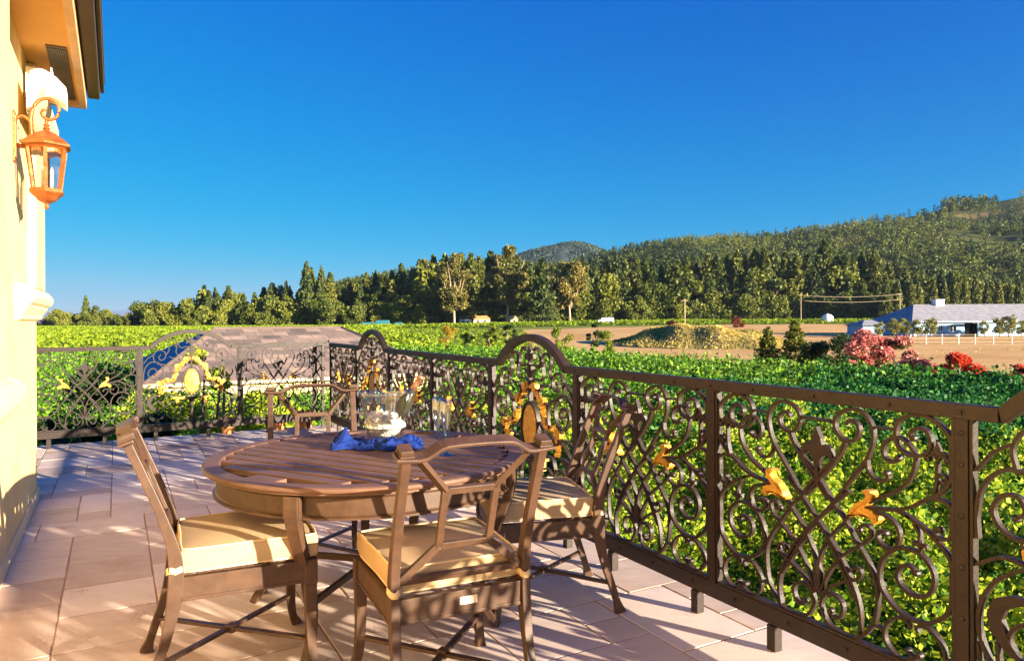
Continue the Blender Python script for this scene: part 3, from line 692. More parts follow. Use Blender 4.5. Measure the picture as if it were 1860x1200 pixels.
    for v in bm.verts:
        x, y = v.co.x/.24, (v.co.y-.012)/.24
        top = max(0, (v.co.z-.486)/.039)
        puff = (max(0, 1-abs(x)**3)*max(0, 1-abs(y)**3))
        v.co.z += top*.014*puff*(1+.35*noise.noise(v.co*9))-max(0, -((v.co.z-.486)/.039))*.0
        d = max(abs(x), abs(y))
        if abs(v.co.z-.486) < .035: v.co.x *= 1+.012*(1-abs(v.co.z-.486)/.035); v.co.y = (v.co.y-.012)*(1+.012)+.012
        v.co += Vector((noise.noise(v.co*14), noise.noise(v.co*14+Vector((5, 0, 0))), 0))*.0025
    me = bpy.data.meshes.new('cushion'); bm.to_mesh(me); bm.free(); me.materials.append(M['cushion'])
    me.polygons.foreach_set('use_smooth', [True]*len(me.polygons))
    cu = bpy.data.objects.new('cushion', me); C.objects.link(cu); cu.parent = t
    b = cu.modifiers.new('Bevel', 'BEVEL'); b.width = .016; b.segments = 3; b.limit_method = 'ANGLE'; b.angle_limit = .9
    for zz in (.528, .449):
        loop = []
        corners = [(-.222, -.222), (.222, -.222), (.241, .246), (-.241, .246)]
        for i in range(4):
            a, b = Vector(corners[i]), Vector(corners[(i+1) % 4]); d = (b-a).normalized()
            for f in (.07, .5, .93):
                p = a+(b-a)*f; loop.append((p.x, p.y, zz+.002*noise.noise(Vector((p.x*9, p.y*9, zz)))))
        lp = crom(loop, .02, True); mb = MB(); mb.tube([tuple(p) for p in lp], .0042, 6, True); mb.build('piping', M['piping'], cu, smooth_=True)
    for sx in (-1, 1):
        mb = MB(); z = .462
        ring = [(sx*.232+.021*math.cos(k*PI/6)*1.0, post_y(z)+.030*math.sin(k*PI/6), z+.006*math.sin(k*1.3)) for k in range(12)]
        mb.sweep(ring, .022, .003, side=(0, 0, 1), closed=True); mb.build('cushion_tie', M['piping'], t, smooth_=True)
    mb = MB(); mb.box((.02, -.2585, .402), (.062, .003, .026)); mb.build('label_plate', M['plate'], t)
    return t
def face(o, loc, f):
    o.location = (loc[0], loc[1], 0); o.rotation_euler = (0, 0, math.atan2(f[1], f[0])-PI/2)
chair = make_chair(); GC = 'bronze garden chairs around the table'
places = [((-.274, 2.650), (-.409, .913), 'nearest bronze garden chair with tan cushion, its back to the camera before the table'),
          ((-1.075, 2.860), (.90, .436), 'bronze garden chair with tan cushion left of the table, seen from its side'),
          ((.105, 3.47), (-.98, -.20), 'bronze garden chair with tan cushion between the table and the long iron railing'),
          ((-1.06, 3.87), (.30, -.954), 'bronze metal garden chair behind the table, only its open back showing above the tabletop')]
for i, (l, f, lab) in enumerate(places):
    o = chair if i == 0 else copy_tree(chair)
    face(o, l, f); tag(o, lab, 'chair', GC)

# table
TX, TY, TH, TR = -.655, 3.31, .735, .712
tb = empty('round_table', (TX, TY, 0)); tag(tb, 'round bronze patio table with slatted top, curved legs and deep apron', 'table')
mb = MB()
prof = [(.638, TH-.020), (.638, TH-.002), (.642, TH), (TR-.012, TH), (TR-.003, TH-.004), (TR, TH-.011), (TR-.002, TH-.018), (TR-.012, TH-.024), (TR-.020, TH-.026), (TR-.020, TH-.032), (.638, TH-.032), (.638, TH-.020)]
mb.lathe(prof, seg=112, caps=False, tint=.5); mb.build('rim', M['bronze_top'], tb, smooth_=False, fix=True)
sd = Vector((.868, -.497, 0)).normalized(); sn = Vector((.497, .868, 0)).normalized()
mb = MB(); pitch = .086; ns = 15; Rs = Matrix((sd, sn, Vector((0, 0, 1)))).transposed()
for k in range(ns):
    q = (k-(ns-1)/2)*pitch; wd = .064
    h1 = math.sqrt(max(0, .639**2-(abs(q)+wd/2)**2))
    if h1 > .03: c = sn*q; mb.box((c.x, c.y, TH-.0125), (2*h1, wd, .022), M=Rs, tint=.5)
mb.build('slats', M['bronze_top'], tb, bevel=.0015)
mb = MB()
for q in (-.3, 0, .3):
    c = sd*q; l_ = 2*math.sqrt(.635**2-q*q); mb.box((c.x, c.y, TH-.0325), (.035, l_, .016), M=Rs, tint=.5)
mb.build('cross_bearers', M['bronze'], tb)
mb = MB(); prof = [(.655, TH-.033), (.668, TH-.036), (.668, TH-.041), (.658, TH-.046), (.655, TH-.052), (.655, TH-.112), (.659, TH-.116), (.668, TH-.120), (.668, TH-.128), (.655, TH-.130), (.640, TH-.130), (.640, TH-.033)]
mb.lathe(prof+[prof[0]], seg=112, caps=False, tint=.5); mb.build('apron', M['bronze'], tb, fix=True)
leg0 = None
for k in range(4):
    a = math.atan2(-.62, -.15)+k*PI/2
    if leg0 is None:
        mb = MB()
        pts = [(.665, TH-.042), (.668, TH-.09), (.655, TH-.16), (.612, TH-.27), (.560, TH-.40), (.535, TH-.52), (.545, TH-.64), (.585, .03), (.597, 0)]
        c = crom(pts, .02); n = len(c)
        mb.sweep([(p[0], 0, p[1]) for p in c], [.062-.024*min(1, (TH-p[1])/.6)+.012*max(0, 1-p[1]/.04) for p in c], [.040-.008*min(1, (TH-p[1])/.6) for p in c], side=(0, 1, 0), tint=.5)
        mb.box((.672, 0, TH-.083), (.020, .072, .084), tint=.5)
        leg0 = mb.build('leg', M['bronze'], tb, bevel=.003, fix=True); lo = leg0
    else:
        lo = leg0.copy(); C.objects.link(lo); lo.parent = tb
    lo.rotation_euler = (0, 0, a)
a0_ = math.atan2(-.62, -.15)
for k in range(2):
    mb = MB(); d = Vector((math.cos(a0_+k*PI/2), math.sin(a0_+k*PI/2), 0))*.535; mb.sweep([d+Vector((0, 0, .245-.0*k)), -d+Vector((0, 0, .245-.0*k))], .030 if k else .026, .014 if k else .018, side=(0, 0, 1), tint=.5)
    mb.build('stretcher', M['bronze'], tb, bevel=.0015, fix=True)
mb = MB(); a = math.radians(197); mb.box((.6575*math.cos(a), .6575*math.sin(a), TH-.082), (.004, .05, .022), rz=a); mb.build('label_plate', M['plate'], tb)

# glass ice bucket
BX, BY = -.635, 3.60
bk = empty('ice_bucket', (BX, BY, TH)); tag(bk, 'clear glass ice bucket with side handles, filled with white ice, behind the blue napkin', 'ice bucket')
mb = MB(); mb.lathe([(.001, .004), (.070, .004), (.082, .010), (.086, .02), (.098, .09), (.110, .17), (.122, .235), (.126, .250), (.123, .252), (.119, .236), (.107, .17), (.095, .09), (.082, .024), (.06, .016), (.001, .016)], seg=48, caps=False)
mb.build('glass_body', M['glass'], bk, smooth_=True, fix=True)
for sx in (-1, 1):
    mb = MB(); mb.lathe([(.001, -.022), (.014, -.018), (.020, 0), (.014, .018), (.001, .022)], (0, 0, 0), 12); mb.v = [(sx*.130+v[2]*1.0, v[1], .145+v[0]) for v in mb.v]
    mb.build('handle', M['glass'], bk, smooth_=True)
mb = MB(); rnd.seed(5)
vsx = []; seg, rings = 40, 16
for i in range(rings+1):
    ph = PI*i/rings
    for k in range(seg):
        t = 2*PI*k/seg; z = math.cos(ph); r = math.sin(ph)
        p = Vector((r*math.cos(t), r*math.sin(t), z))
        nz = 1+.22*noise.noise(p*3.1)+.16*abs(noise.noise(p*7))
        rad = (.080 if z < 0 else .099)
        vsx.append((p.x*rad*min(nz, 1.04), p.y*rad*min(nz, 1.04), .078+p.z*(.056 if z < 0 else .060*nz)))
mb.add(vsx, [(i*seg+k, i*seg+(k+1) % seg, (i+1)*seg+(k+1) % seg, (i+1)*seg+k) for i in range(rings) for k in range(seg)])
for k in range(150):                          # broken lumps on top
    a = rnd.random()*6.28; r = .072*math.sqrt(rnd.random()); s = rnd.uniform(.007, .024)
    Rr = Matrix.Rotation(rnd.random()*3, 3, (rnd.random(), rnd.random(), rnd.random()+.1))
    mb.box((r*math.cos(a)*1.28, r*math.sin(a)*1.28, .098+.036*rnd.random()+.020*(1-r/.072)), (s, s*.8, s*1.2), M=Rr)
ic = mb.build('crushed_ice', M['ice'], None, (BX, BY, TH), smooth_=False, bevel=.003); tag(ic, 'heap of white crushed ice inside the glass bucket', 'ice')
bt = empty('wine_bottle', (BX+.02, BY, TH+.06)); tag(bt, 'dark wine bottle with copper foil neck leaning to the right in the ice bucket', 'bottle')
bt.rotation_euler = (0, math.radians(31), math.radians(8))
mb = MB(); mb.lathe([(.001, 0), (.034, .002), (.038, .012), (.038, .155), (.034, .175), (.022, .205), (.016, .232)], seg=28); mb.build('bottle_body', M['bottle'], bt, smooth_=True)
mb = MB(); mb.lathe([(.0168, .215), (.0155, .26), (.0150, .292), (.0178, .294), (.0182, .306), (.0150, .312), (.001, .313)], seg=24); mb.build('foil', M['foil'], bt, smooth_=True)
# two champagne flutes
for i, (fx, fy) in enumerate(((-.345, 3.335), (-.300, 3.245))):
    fl = empty('champagne_flute', (fx, fy, TH)); tag(fl, ['left of the two clear champagne flutes with blue stems beside the napkin', 'right of the two clear champagne flutes with blue stems beside the napkin'][i], 'glass', 'two champagne flutes')
    mb = MB(); mb.lathe([(.001, .105), (.007, .108), (.015, .122), (.022, .15), (.026, .19), (.027, .225), (.0255, .25), (.0243, .25), (.0257, .225), (.0247, .19), (.0208, .15), (.0135, .124), (.005, .112), (.001, .111)], seg=24, caps=False); mb.build('bowl', M['flute_glass'], fl, smooth_=True)
    mb = MB(); mb.lathe([(.036, 0), (.036, .002), (.020, .005), (.006, .010), (.0042, .03), (.0038, .07), (.0052, .095), (.009, .1045), (.001, .105)], seg=24); mb.build('stem', M['blueglass'], fl, smooth_=True)
# crumpled blue napkin
nx_, ny_ = 90, 34; pts = []
for j in range(ny_+1):
    for i in range(nx_+1):
        u, v = i/nx_, j/ny_; vv = v*2-1
        x = -.215+.43*u; wid = .055+.018*math.sin(u*5)+.03*abs(u-.5)+.018*math.sin(u*23)*.6
        y = -.15+.05*u*0+wid*vv+.02*math.sin(u*7)-.02*u
        p = Vector((u*7, v*3.2, 0))
        def rid(a_, b_, c_, s_=.13): return math.exp(-(noise.noise(Vector((a_, b_, c_)))/s_)**2)
        c1_ = rid(u*3.6+vv*1.0, vv*.9-u*1.2, 1.3); c2_ = rid(u*7-vv*.9, vv*1.4+u*2, 4.1); c3_ = rid(u*13+vv*1.5, vv*2.2, 7.7, .18)
        env = max(0, 1-abs(vv)**2.6)
        h = env*(.014+.026*c1_+.012*c2_+.003*c3_)
        h += env*.050*math.exp(-((u-.14)/.06)**2)*(1-abs(vv))**.7 + env*.016*math.exp(-((u-.80)/.16)**2)
        h *= .45+.55*min(1, max(0, (1-u)/.05))*min(1, (u+.02)/.05)
        h += .004+.003*noise.noise(Vector((u*30, v*12, 2)))
        x += .012*noise.noise(Vector((u*9, v*4, 8))); y += .012*noise.noise(Vector((u*9, v*4, 12)))
        pts.append((x, y, max(.002, h)))
mb = MB(); mb.add(pts, [(j*(nx_+1)+i, j*(nx_+1)+i+1, (j+1)*(nx_+1)+i+1, (j+1)*(nx_+1)+i) for j in range(ny_) for i in range(nx_)], .5)
nk = mb.build('napkin', M['napkin'], None, (BX-.005, BY-.02, TH), smooth_=True); tag(nk, 'crumpled royal blue cloth napkin in front of the glass ice bucket on the table', 'napkin')
sdf = nk.modifiers.new('S', 'SOLIDIFY'); sdf.thickness = .002

# ------------------------------------------------------------------ the house on the left (wall face n = -.52, corner at a = -6.52)
Rm = Matrix((N1, -E1, Vector((0, 0, 1)))).transposed()
hs_ = empty('stucco_house', an(-6.52, -.52)); tag(hs_, 'cream stucco house wall with mouldings and dark gutter at the left edge', 'house')
def hbox(name, a0, a1, n0, n1, z0, z1, m, bevel=.006, parent=None):
    mb = MB(); c = E1*((a0+a1)/2)+N1*((n0+n1)/2); mb.box((0, 0, 0), (n1-n0, a1-a0, z1-z0), M=Rm, tint=.5)
    par = parent or hs_; l0 = Vector(hs_.location)
    return mb.build(name, m, par, (c.x-l0.x, c.y-l0.y, (z0+z1)/2), bevel=bevel)
WA, WN = -6.52, -.52
hbox('wall', WA+.03, -3.1, -3.2, WN, -.02, 3.11, M['stucco'], 0)
hbox('wall', -3.09, 6.5, -4.2, -1.95, -.3, 5.2, M['stucco'], 0)  # unseen recessed wall behind the viewer, added for its warm bounce light
hbox('skirting', WA-.006, -3.1, -3.2, WN+.012, 0, .10, M['stone_trim'], .004)
def mould(name, a0, a1, nbase, prof, m):    # horizontal moulding returning round the corner at a0
    mb = MB(); vv = []
    l0 = Vector(hs_.location)
    for (o_, z) in prof:
        for (a, n) in ((a0-o_, nbase-2.0), (a0-o_, nbase+o_), (a1, nbase+o_)):
            p = an(a, n, z); vv.append((p[0]-l0.x, p[1]-l0.y, z))
    fs = [(i*3+k, i*3+k+1, i*3+4+k, i*3+3+k) for i in range(len(prof)-1) for k in range(2)]
    fs.append(tuple(i*3+2 for i in range(len(prof))))
    mb.add(vv, fs, .5); return mb.build(name, m, hs_, fix=False)
cap_prof = [(0, 1.345), (.030, 1.360), (.036, 1.385), (.060, 1.425), (.066, 1.435), (.066, 1.445), (.088, 1.460), (.102, 1.487), (.102, 1.510), (.088, 1.537), (.068, 1.558), (.05, 1.568), (.0, 1.575)]
mould('moulding', WA, WA+1.35, WN, cap_prof, M['stone_trim'])
hbox('pilaster', WA-.045, WA+.62, WN-1.0, WN+.052, 1.575, 3.109, M['stucco'])
mould('cornice', WA-.045, WA+1.25, WN+.052, [(0, 2.62), (.02, 2.64), (.05, 2.70), (.085, 2.78), (.09, 2.82), (.05, 2.84), (0, 2.85)], M['stone_trim'])
hbox('upper_pilaster', WA+2.11, WA+3.41, WN-.3, WN+.06, 1.07, 3.109, M['stucco'])
mb_ = MB(); vv = []; l0 = Vector(hs_.location)
sp = [(.0, .78), (.03, .80), (.035, .84), (.07, .88), (.10, .92), (.125, .96), (.13, 1.0), (.13, 1.03), (.10, 1.06), (.065, 1.08)]
for (o_, z) in sp:
    for (a, n) in ((WA+2.36-o_, WN-.1), (WA+2.36-o_, WN+o_), (WA+3.42, WN+o_)):
        p = an(a, n, z); vv.append((p[0]-l0.x, p[1]-l0.y, z))
mb_.add(vv, [(i*3+k, i*3+k+1, i*3+4+k, i*3+3+k) for i in range(len(sp)-1) for k in range(2)]+[(27, 28, 29)], .5)
mb_.build('sill', M['stone_trim'], hs_)
ZE = 3.115
hbox('soffit', WA-.26, -3.1, -3.0, WN+.275, ZE, ZE+.03, M['soffit'], 0)
hbox('fascia', WA-.30, -3.1, WN+.277, WN+.325, ZE-.045, ZE+.13, M['fascia'], .004)
hbox('fascia', WA-.30, WA-.255, -3.0, WN+.274, ZE-.045, ZE+.13, M['fascia'], .004)
g = hbox('gutter', WA-.36, -3.1, WN+.330, WN+.42, ZE+.06, ZE+.19, M['gutter'], .012)
hbox('gutter_lip', WA-.37, -3.1, WN+.422, WN+.450, ZE+.12, ZE+.20, M['gutter'], .006, g).location = Vector(an(((WA-.37)-3.1)/2, WN+.436, ZE+.16))-Vector(g.location)-Vector(hs_.location)
hbox('roof', WA-.38, -3.1, -3.2, WN+.455, ZE+.201, ZE+.26, M['gutter'], .004)
v_ = hbox('soffit_vent', WA-.20, WA+1.05, WN+.135, WN+.250, ZE-.010, ZE-.001, M['vent'], 0)
mb = MB()
for k in range(9): mb.box((0, 0, 0), (.006, 1.21, .008), M=Rm, tint=.5); c = N1*(-.050+k*.0125); mb.v[-8:] = [(p[0]+c.x, p[1]+c.y, p[2]-.008) for p in mb.v[-8:]]
mb.build('grille', M['vent'], v_)

# copper wall lantern
lw = Vector(an(WA+1.40, WN, 2.30)); lp = lw+N1*.165
ln = empty('wall_lantern', tuple(lp), math.atan2(N1.y, N1.x)); tag(ln, 'copper coloured wall lantern hanging from a scrolled bracket on the cream house wall', 'lantern')
mb = MB()                                    # bracket (x away from wall)
mb.tube([tuple((p[0], 0, p[1])) for p in crom([(-.155, .235), (-.12, .255), (-.088, .235), (-.07, .20)], .01)], .010, 8, tint=.5)
mb.tube([tuple((p[0], 0, p[1])) for p in crom([(-.155, .085), (-.12, .075), (-.085, .095), (-.075, .15), (-.078, .25), (-.055, .335), (-.005, .375), (.045, .36), (.066, .315), (.05, .268), (.012, .250), (-.020, .270), (-.022, .300), (.000, .308)], .01)], [.013]*1000, 8, tint=.5) if False else None
c = crom([(-.155, .085), (-.12, .075), (-.085, .095), (-.075, .15), (-.078, .25), (-.055, .335), (-.005, .375), (.045, .36), (.066, .315), (.05, .268), (.012, .250), (-.020, .270), (-.022, .300), (.000, .308)], .01)
mb.tube([(p[0], 0, p[1]) for p in c], [.0125-.004*i/len(c) for i in range(len(c))], 8, tint=.5)
mb.tube([(.0, 0, .262), (.0, 0, .20)], .007, 8, tint=.5)
mb.build('bracket', M['copper'], ln, smooth_=True)
mb = MB(); mb.box((-.160, 0, .13), (.012, .075, .30), tint=.5); mb.box((-.152, 0, .13), (.008, .045, .25), tint=.5); mb.build('backplate', M['copper'], ln, bevel=.004)
def hexl(mb, prof, seg=6, rot=PI/6): 
    b = len(mb.v); mb.lathe(prof, seg=seg, tint=.5); mb.v[b:] = [(v[0]*math.cos(rot)-v[1]*math.sin(rot), v[0]*math.sin(rot)+v[1]*math.cos(rot), v[2]) for v in mb.v[b:]]
mb = MB(); mb.lathe([(.008, .225), (.018, .215), (.010, .205), (.022, .195), (.012, .185), (.03, .175)], seg=14, tint=.5)
hexl(mb, [(.028, .178), (.060, .160), (.105, .128), (.140, .098), (.142, .085), (.120, .078), (.105, .065)]); mb.build('roof_cap', M['copper'], ln, bevel=.002)
mb = MB()
for k in range(6):
    a = PI/6+k*PI/3
    mb.sweep([(.108*math.cos(a), .108*math.sin(a), .068), (.076*math.cos(a), .076*math.sin(a), -.175)], .020, .016, side=(-math.sin(a), math.cos(a), 0), tint=.5)
    a2 = a+PI/6                              # arched head of each pane
    for j in range(5):
        f = -1+j*.5; th = a2+f*.42; r = .100*math.cos(PI/6)/math.cos(f*.42) if False else .0925
        mb.box((r*math.cos(th)*.98, r*math.sin(th)*.98, .060-.006*(1-f*f)*0+.0), (.006, .030, .022+.018*abs(f)), rz=th, tint=.5)
hexl(mb, [(.074, -.165), (.096, -.170), (.100, -.190), (.088, -.200), (.072, -.212), (.050, -.236), (.022, -.250), (.010, -.256), (.013, -.266), (.015, -.274), (.008, -.286), (.001, -.290)])
mb.build('frame', M['copper'], ln, bevel=.0015)
mb = MB(); hexl(mb, [(.100, .066), (.071, -.168)]); mb.f = mb.f[:6]; mb.m = mb.m[:6]; mb.build('lantern_glass', M['glass'], ln)
mb = MB()
for k in range(3):
    a = k*2.1+.4; mb.lathe([(.009, -.165), (.009, -.09), (.006, -.085), (.010, -.07), (.009, -.05), (.001, -.03)], (.028*math.cos(a), .028*math.sin(a), 0), 10)
mb.build('candle_bulbs', M['white_plastic'], ln, smooth_=True)
# outdoor speaker under the eave
sp_ = Vector(an(WA+.88, WN+.02, 2.80)); sk = empty('outdoor_speaker', tuple(sp_), math.atan2(N1.y, N1.x)); tag(sk, 'white tapered outdoor loudspeaker on a bracket under the eave above the lantern', 'loudspeaker')
mb = MB(); vv = []
for (x, hw, z0, z1) in ((.02, .055, .05, .20), (.05, .075, .03, .205), (.11, .098, .005, .185), (.17, .112, -.015, .145), (.20, .115, -.03, .11), (.225, .110, -.05, .085)):
    for k in range(16):
        t = 2*PI*k/16; cx, cz = math.cos(t), math.sin(t)
        e = .6; X_ = math.copysign(abs(cx)**e, cx)*hw; Z_ = (z0+z1)/2+math.copysign(abs(cz)**e, cz)*(z1-z0)/2
        vv.append((x, X_, Z_))
mb.add(vv, [(i*16+k, i*16+(k+1) % 16, (i+1)*16+(k+1) % 16, (i+1)*16+k) for i in range(5) for k in range(16)]+[tuple(range(16)), tuple(range(80, 96))[::-1]], .5)
mb.build('speaker_body', M['white_plastic'], sk, smooth_=False, bevel=.008, fix=True)
mb = MB(); c = [(.09+.0*k, .045*math.cos(k*PI/8), .195-.045*math.sin(k*PI/8)) for k in range(9)]; mb.tube([(p[0]+.05, p[1], p[2]+.01) for p in c], .006, 8); mb.box((.012, 0, .10), (.03, .05, .20)); mb.build('mounting_bracket', M['white_plastic'], sk, bevel=.004)
# ------------------------------------------------------------------ ground
def gz_np(X, Y):
    def sm(a, b, x): t = np.clip((x-a)/(b-a), 0, 1); return t*t*(3-2*t)
    return -2.7+2.4*sm(70, 380, Y)*sm(-120, 90, X)
def sheet(name, xs, ys, zf, m, flip=False):
    X, Y = np.meshgrid(xs, ys); Z = zf(X, Y); nx, ny = len(xs), len(ys)
    V = np.stack([X, Y, Z], -1).reshape(-1, 3); i = np.arange(ny-1)[:, None]*nx+np.arange(nx-1)[None]
    F = np.stack([i, i+1, i+nx+1, i+nx], -1).reshape(-1, 4)
    return np_mesh(name, V, F, np.full(len(V), .5), m, smooth_=True)
xs = np.unique(np.concatenate([np.linspace(-6000, -400, 12), np.linspace(-400, 600, 81), np.linspace(600, 6000, 12)]))
ys = np.unique(np.concatenate([np.linspace(-400, 0, 5), np.linspace(0, 450, 61), np.linspace(450, 9300, 20)]))
sheet('ground', xs, ys, lambda X, Y: gz_np(X, Y), M['ground'])['kind'] = 'structure'
def fan(name, px, yn, yf, lift, m, k=24):   # ground strip between two curves seen from the terrace
    px = np.array(px, float); yn = np.array(yn, float); yf = np.array(yf, float)
    xx = np.linspace(px[0], px[-1], 90); a = np.interp(xx, px, yn); b = np.interp(xx, px, yf)
    V = []
    for j in range(k+1):
        f = j/k; Y = a+(b-a)*f**1.5; wob = 1+.02*np.sin(xx*.05+j*2)*(j in (0, k)); Y = Y*wob; X = (xx-930)/FOC*Y
        V.append(np.stack([X, Y, gz_np(X, Y)+lift], -1))
    V = np.concatenate(V); n = 90; i = np.arange(k)[:, None]*n+np.arange(n-1)[None]
    F = np.stack([i, i+1, i+n+1, i+n], -1).reshape(-1, 4)
    return np_mesh(name, V, F, np.full(len(V), .5), m, smooth_=True)
fan('dirt_field', [950, 1050, 1130, 1400, 1600, 1860, 2300], [57, 51, 46, 37, 29, 22, 18], [235, 250, 262, 290, 290, 280, 260], .06, M['dirt'])['kind'] = 'structure'
r = np.random.default_rng(19); n = 9000; px = r.uniform(960, 2000, n); Y = r.uniform(24, 200, n); lo = np.interp(px, [950, 1050, 1130, 1400, 1600, 1860, 2300], [57, 51, 46, 37, 29, 22, 18])
X = (px-930)/FOC*Y; k = (Y > lo) & (np.sin(X*.5+Y*.23)+np.sin(X*.17-Y*.31)+r.normal(size=n)*.5 > .9)
V, F, T = leaves(np.stack([X, Y, gz_np(X, Y)+.10], -1)[k], .28, flat=-.4, asp=.3, seed=20); o = np_mesh('field_weeds', V, F, T, M['dry_grass']); o['kind'] = 'stuff'
# grassy mound
def mound_z(X, Y): return gz_np(X, Y)-.15+2.75*np.exp(-(((X-29.5)/11.5)**2+((Y-114)/17)**2)**1.9)*(1+.14*np.sin(X*.45+Y*.13)+.08*np.sin(X*1.1-Y*.3))
sheet('grassy_mound', np.linspace(8, 51, 70), np.linspace(84, 146, 60), mound_z, M['mound'])['kind'] = 'structure'
r = np.random.default_rng(3); X = r.uniform(10, 49, 26000); Y = r.uniform(86, 140, 26000); Z = mound_z(X, Y); k = Z > gz_np(X, Y)+.15
V, F, T = leaves(np.stack([X, Y, Z+.08], -1)[k], .42, flat=-.3, asp=.35, seed=4, tint=np.clip(.42+.22*np.sin(X*.33+Y*.21)+.2*np.sin(X*.9-Y*.31)+.3*(r.random(26000)-.5), 0, 1)[k])
o = np_mesh('dry_grass', V, F, T, M['dry_grass']); o['kind'] = 'stuff'

# vineyard canopy: lush near the terrace, rows far off to the left
VPX = [-400, 700, 722, 800, 1050, 1130, 1400, 1600, 1860, 2300, 2900]; VY = [470, 470, 150, 74, 58, 51, 41, 33, 26, 21, 18]
def canopy(X, Y, amp=1.0):
    row = np.sin((X*.86+Y*.5)*2*np.pi/2.4)
    b = np.sin(X*1.3+1)*np.sin(Y*1.1+2)*.10+np.sin(X*.37+Y*.29)*.12+np.sin(X*2.9+Y*.7)*np.cos(Y*2.3-X)*.10
    return gz_np(X, Y)+1.72+.18*amp*row+b*amp
def band_leaves(n, r0, r1, p0, p1, size, seed, dep=.45, flat=.4, lim=True, tmul=1):
    r = np.random.default_rng(seed); Y = np.sqrt(r.uniform(r0*r0, r1*r1, n)); px = r.uniform(p0, p1, n); X = (px-930)/FOC*Y
    if lim:
        k = (Y < np.interp(px, VPX, VY)*(1+.05*np.sin(px*.31)))
        X, Y = X[k], Y[k]
    # keep off the terrace and the low roof
    a = X*E1.x+Y*E1.y; nn_ = X*N1.x+Y*N1.y
    k = ~((a > -9.75) & (nn_ < 3.0)) & ~((a < -25.2) & (a > -41.5) & (nn_ > .3) & (nn_ < 13.4))
    X, Y = X[k], Y[k]; n = len(X)
    Z = canopy(X, Y)-np.abs(r.normal(size=n))*dep+.08
    sh = r.random(n) < .08; Z = Z+sh*r.uniform(0, .45, n)*min(1, 14/r0+.3)
    return leaves(np.stack([X, Y, Z], -1), size, flat=flat, seed=seed+50, asp=.8)
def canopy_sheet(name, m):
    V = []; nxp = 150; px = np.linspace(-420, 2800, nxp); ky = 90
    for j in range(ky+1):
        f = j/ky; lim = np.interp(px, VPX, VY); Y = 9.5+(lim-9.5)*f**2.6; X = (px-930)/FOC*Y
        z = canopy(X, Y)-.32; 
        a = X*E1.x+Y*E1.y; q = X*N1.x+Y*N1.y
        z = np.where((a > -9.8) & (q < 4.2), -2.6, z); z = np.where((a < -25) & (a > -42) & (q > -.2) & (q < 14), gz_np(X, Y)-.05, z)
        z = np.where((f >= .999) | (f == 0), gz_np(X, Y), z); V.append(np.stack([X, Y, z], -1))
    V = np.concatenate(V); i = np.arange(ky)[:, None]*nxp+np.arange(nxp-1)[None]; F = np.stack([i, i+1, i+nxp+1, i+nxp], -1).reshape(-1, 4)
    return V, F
V0, F0 = canopy_sheet('x', None)
parts = [band_leaves(100000, 26, 62, -60, 1750, .16, 22, flat=.0), band_leaves(50000, 13, 26, -200, 1260, .11, 26, flat=.0)]
V, F, T = join(*parts); o = np_mesh('vineyard', V, F, T, M['vine_leaf']); tag(o, kind='stuff')
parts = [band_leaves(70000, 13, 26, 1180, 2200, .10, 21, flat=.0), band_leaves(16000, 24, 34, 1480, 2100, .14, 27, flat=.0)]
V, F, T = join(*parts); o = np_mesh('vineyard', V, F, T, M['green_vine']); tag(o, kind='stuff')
parts = [band_leaves(70000, 60, 170, -60, 1150, .42, 23, flat=.2), band_leaves(80000, 165, 475, -60, 760, .75, 24, flat=.3, dep=.25)]
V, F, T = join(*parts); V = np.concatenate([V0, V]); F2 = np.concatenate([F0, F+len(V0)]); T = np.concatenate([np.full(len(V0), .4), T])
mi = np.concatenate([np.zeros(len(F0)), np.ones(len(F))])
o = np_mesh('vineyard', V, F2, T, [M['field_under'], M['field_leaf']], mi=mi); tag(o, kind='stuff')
# meadow and far vineyard band before the trees
r = np.random.default_rng(9); n = 26000; px = r.uniform(690, 2100, n); Y = r.uniform(70, 300, n); lo = np.interp(px, VPX, VY); hi = np.interp(px, [690, 950, 975], [300, 240, 60]); k = (Y > lo) & (Y < hi)
X = (px-930)/FOC*Y; P1 = np.stack([X, Y, gz_np(X, Y)+.35], -1)[k]
px = r.uniform(660, 2150, 30000); Y = r.uniform(292, 385, 30000); X = (px-930)/FOC*Y; row = .5+.5*np.sin(Y*2*np.pi/6)
P2 = np.stack([X, Y, gz_np(X, Y)+.3+1.5*r.random(30000)], -1)
V, F, T = join(leaves(P1, .8, flat=.8, seed=61), leaves(P2, 1.3, flat=.6, seed=62)); o = np_mesh('meadow', V, F, T, M['field_leaf']); tag(o, kind='stuff')

# foliage close under the railing
r = np.random.default_rng(31)
def shrub_bank(n, a0, a1, n0, n1, zfun, size, seed, dep=.5):
    r = np.random.default_rng(seed); a = r.uniform(a0, a1, n); q = n0+(n1-n0)*r.random(n)**1.1
    X = a*E1.x+q*N1.x; Y = a*E1.y+q*N1.y; top = zfun(a, q)
    Z = top-np.abs(r.normal(size=n))*dep
    return leaves(np.stack([X, Y, Z], -1), size, flat=-.05, asp=.75, seed=seed+9)
def ztop(a, q):
    return -.98+.012*(q-3)+.22*np.sin(a*1.9+q*.8)*np.sin(q*1.5-a*.6)+.20*np.sin(a*4.3)*np.sin(q*3.7+a)+.13*np.sin(a*9+q*7)*np.sin(q*8.3-a*3)
parts = [shrub_bank(125000, -9.0, 4.5, 2.85, 8.5, ztop, .056, 41, .30), shrub_bank(120000, -16, 3, 7.5, 15.5, ztop, .078, 42, .32)]
V, F, T = join(*parts)
aa = np.linspace(-17, 5, 90); qq = np.linspace(2.72, 15.5, 60); A_, Q_ = np.meshgrid(aa, qq); Zs = ztop(A_, Q_)-.55; Zs[0] = -2.7
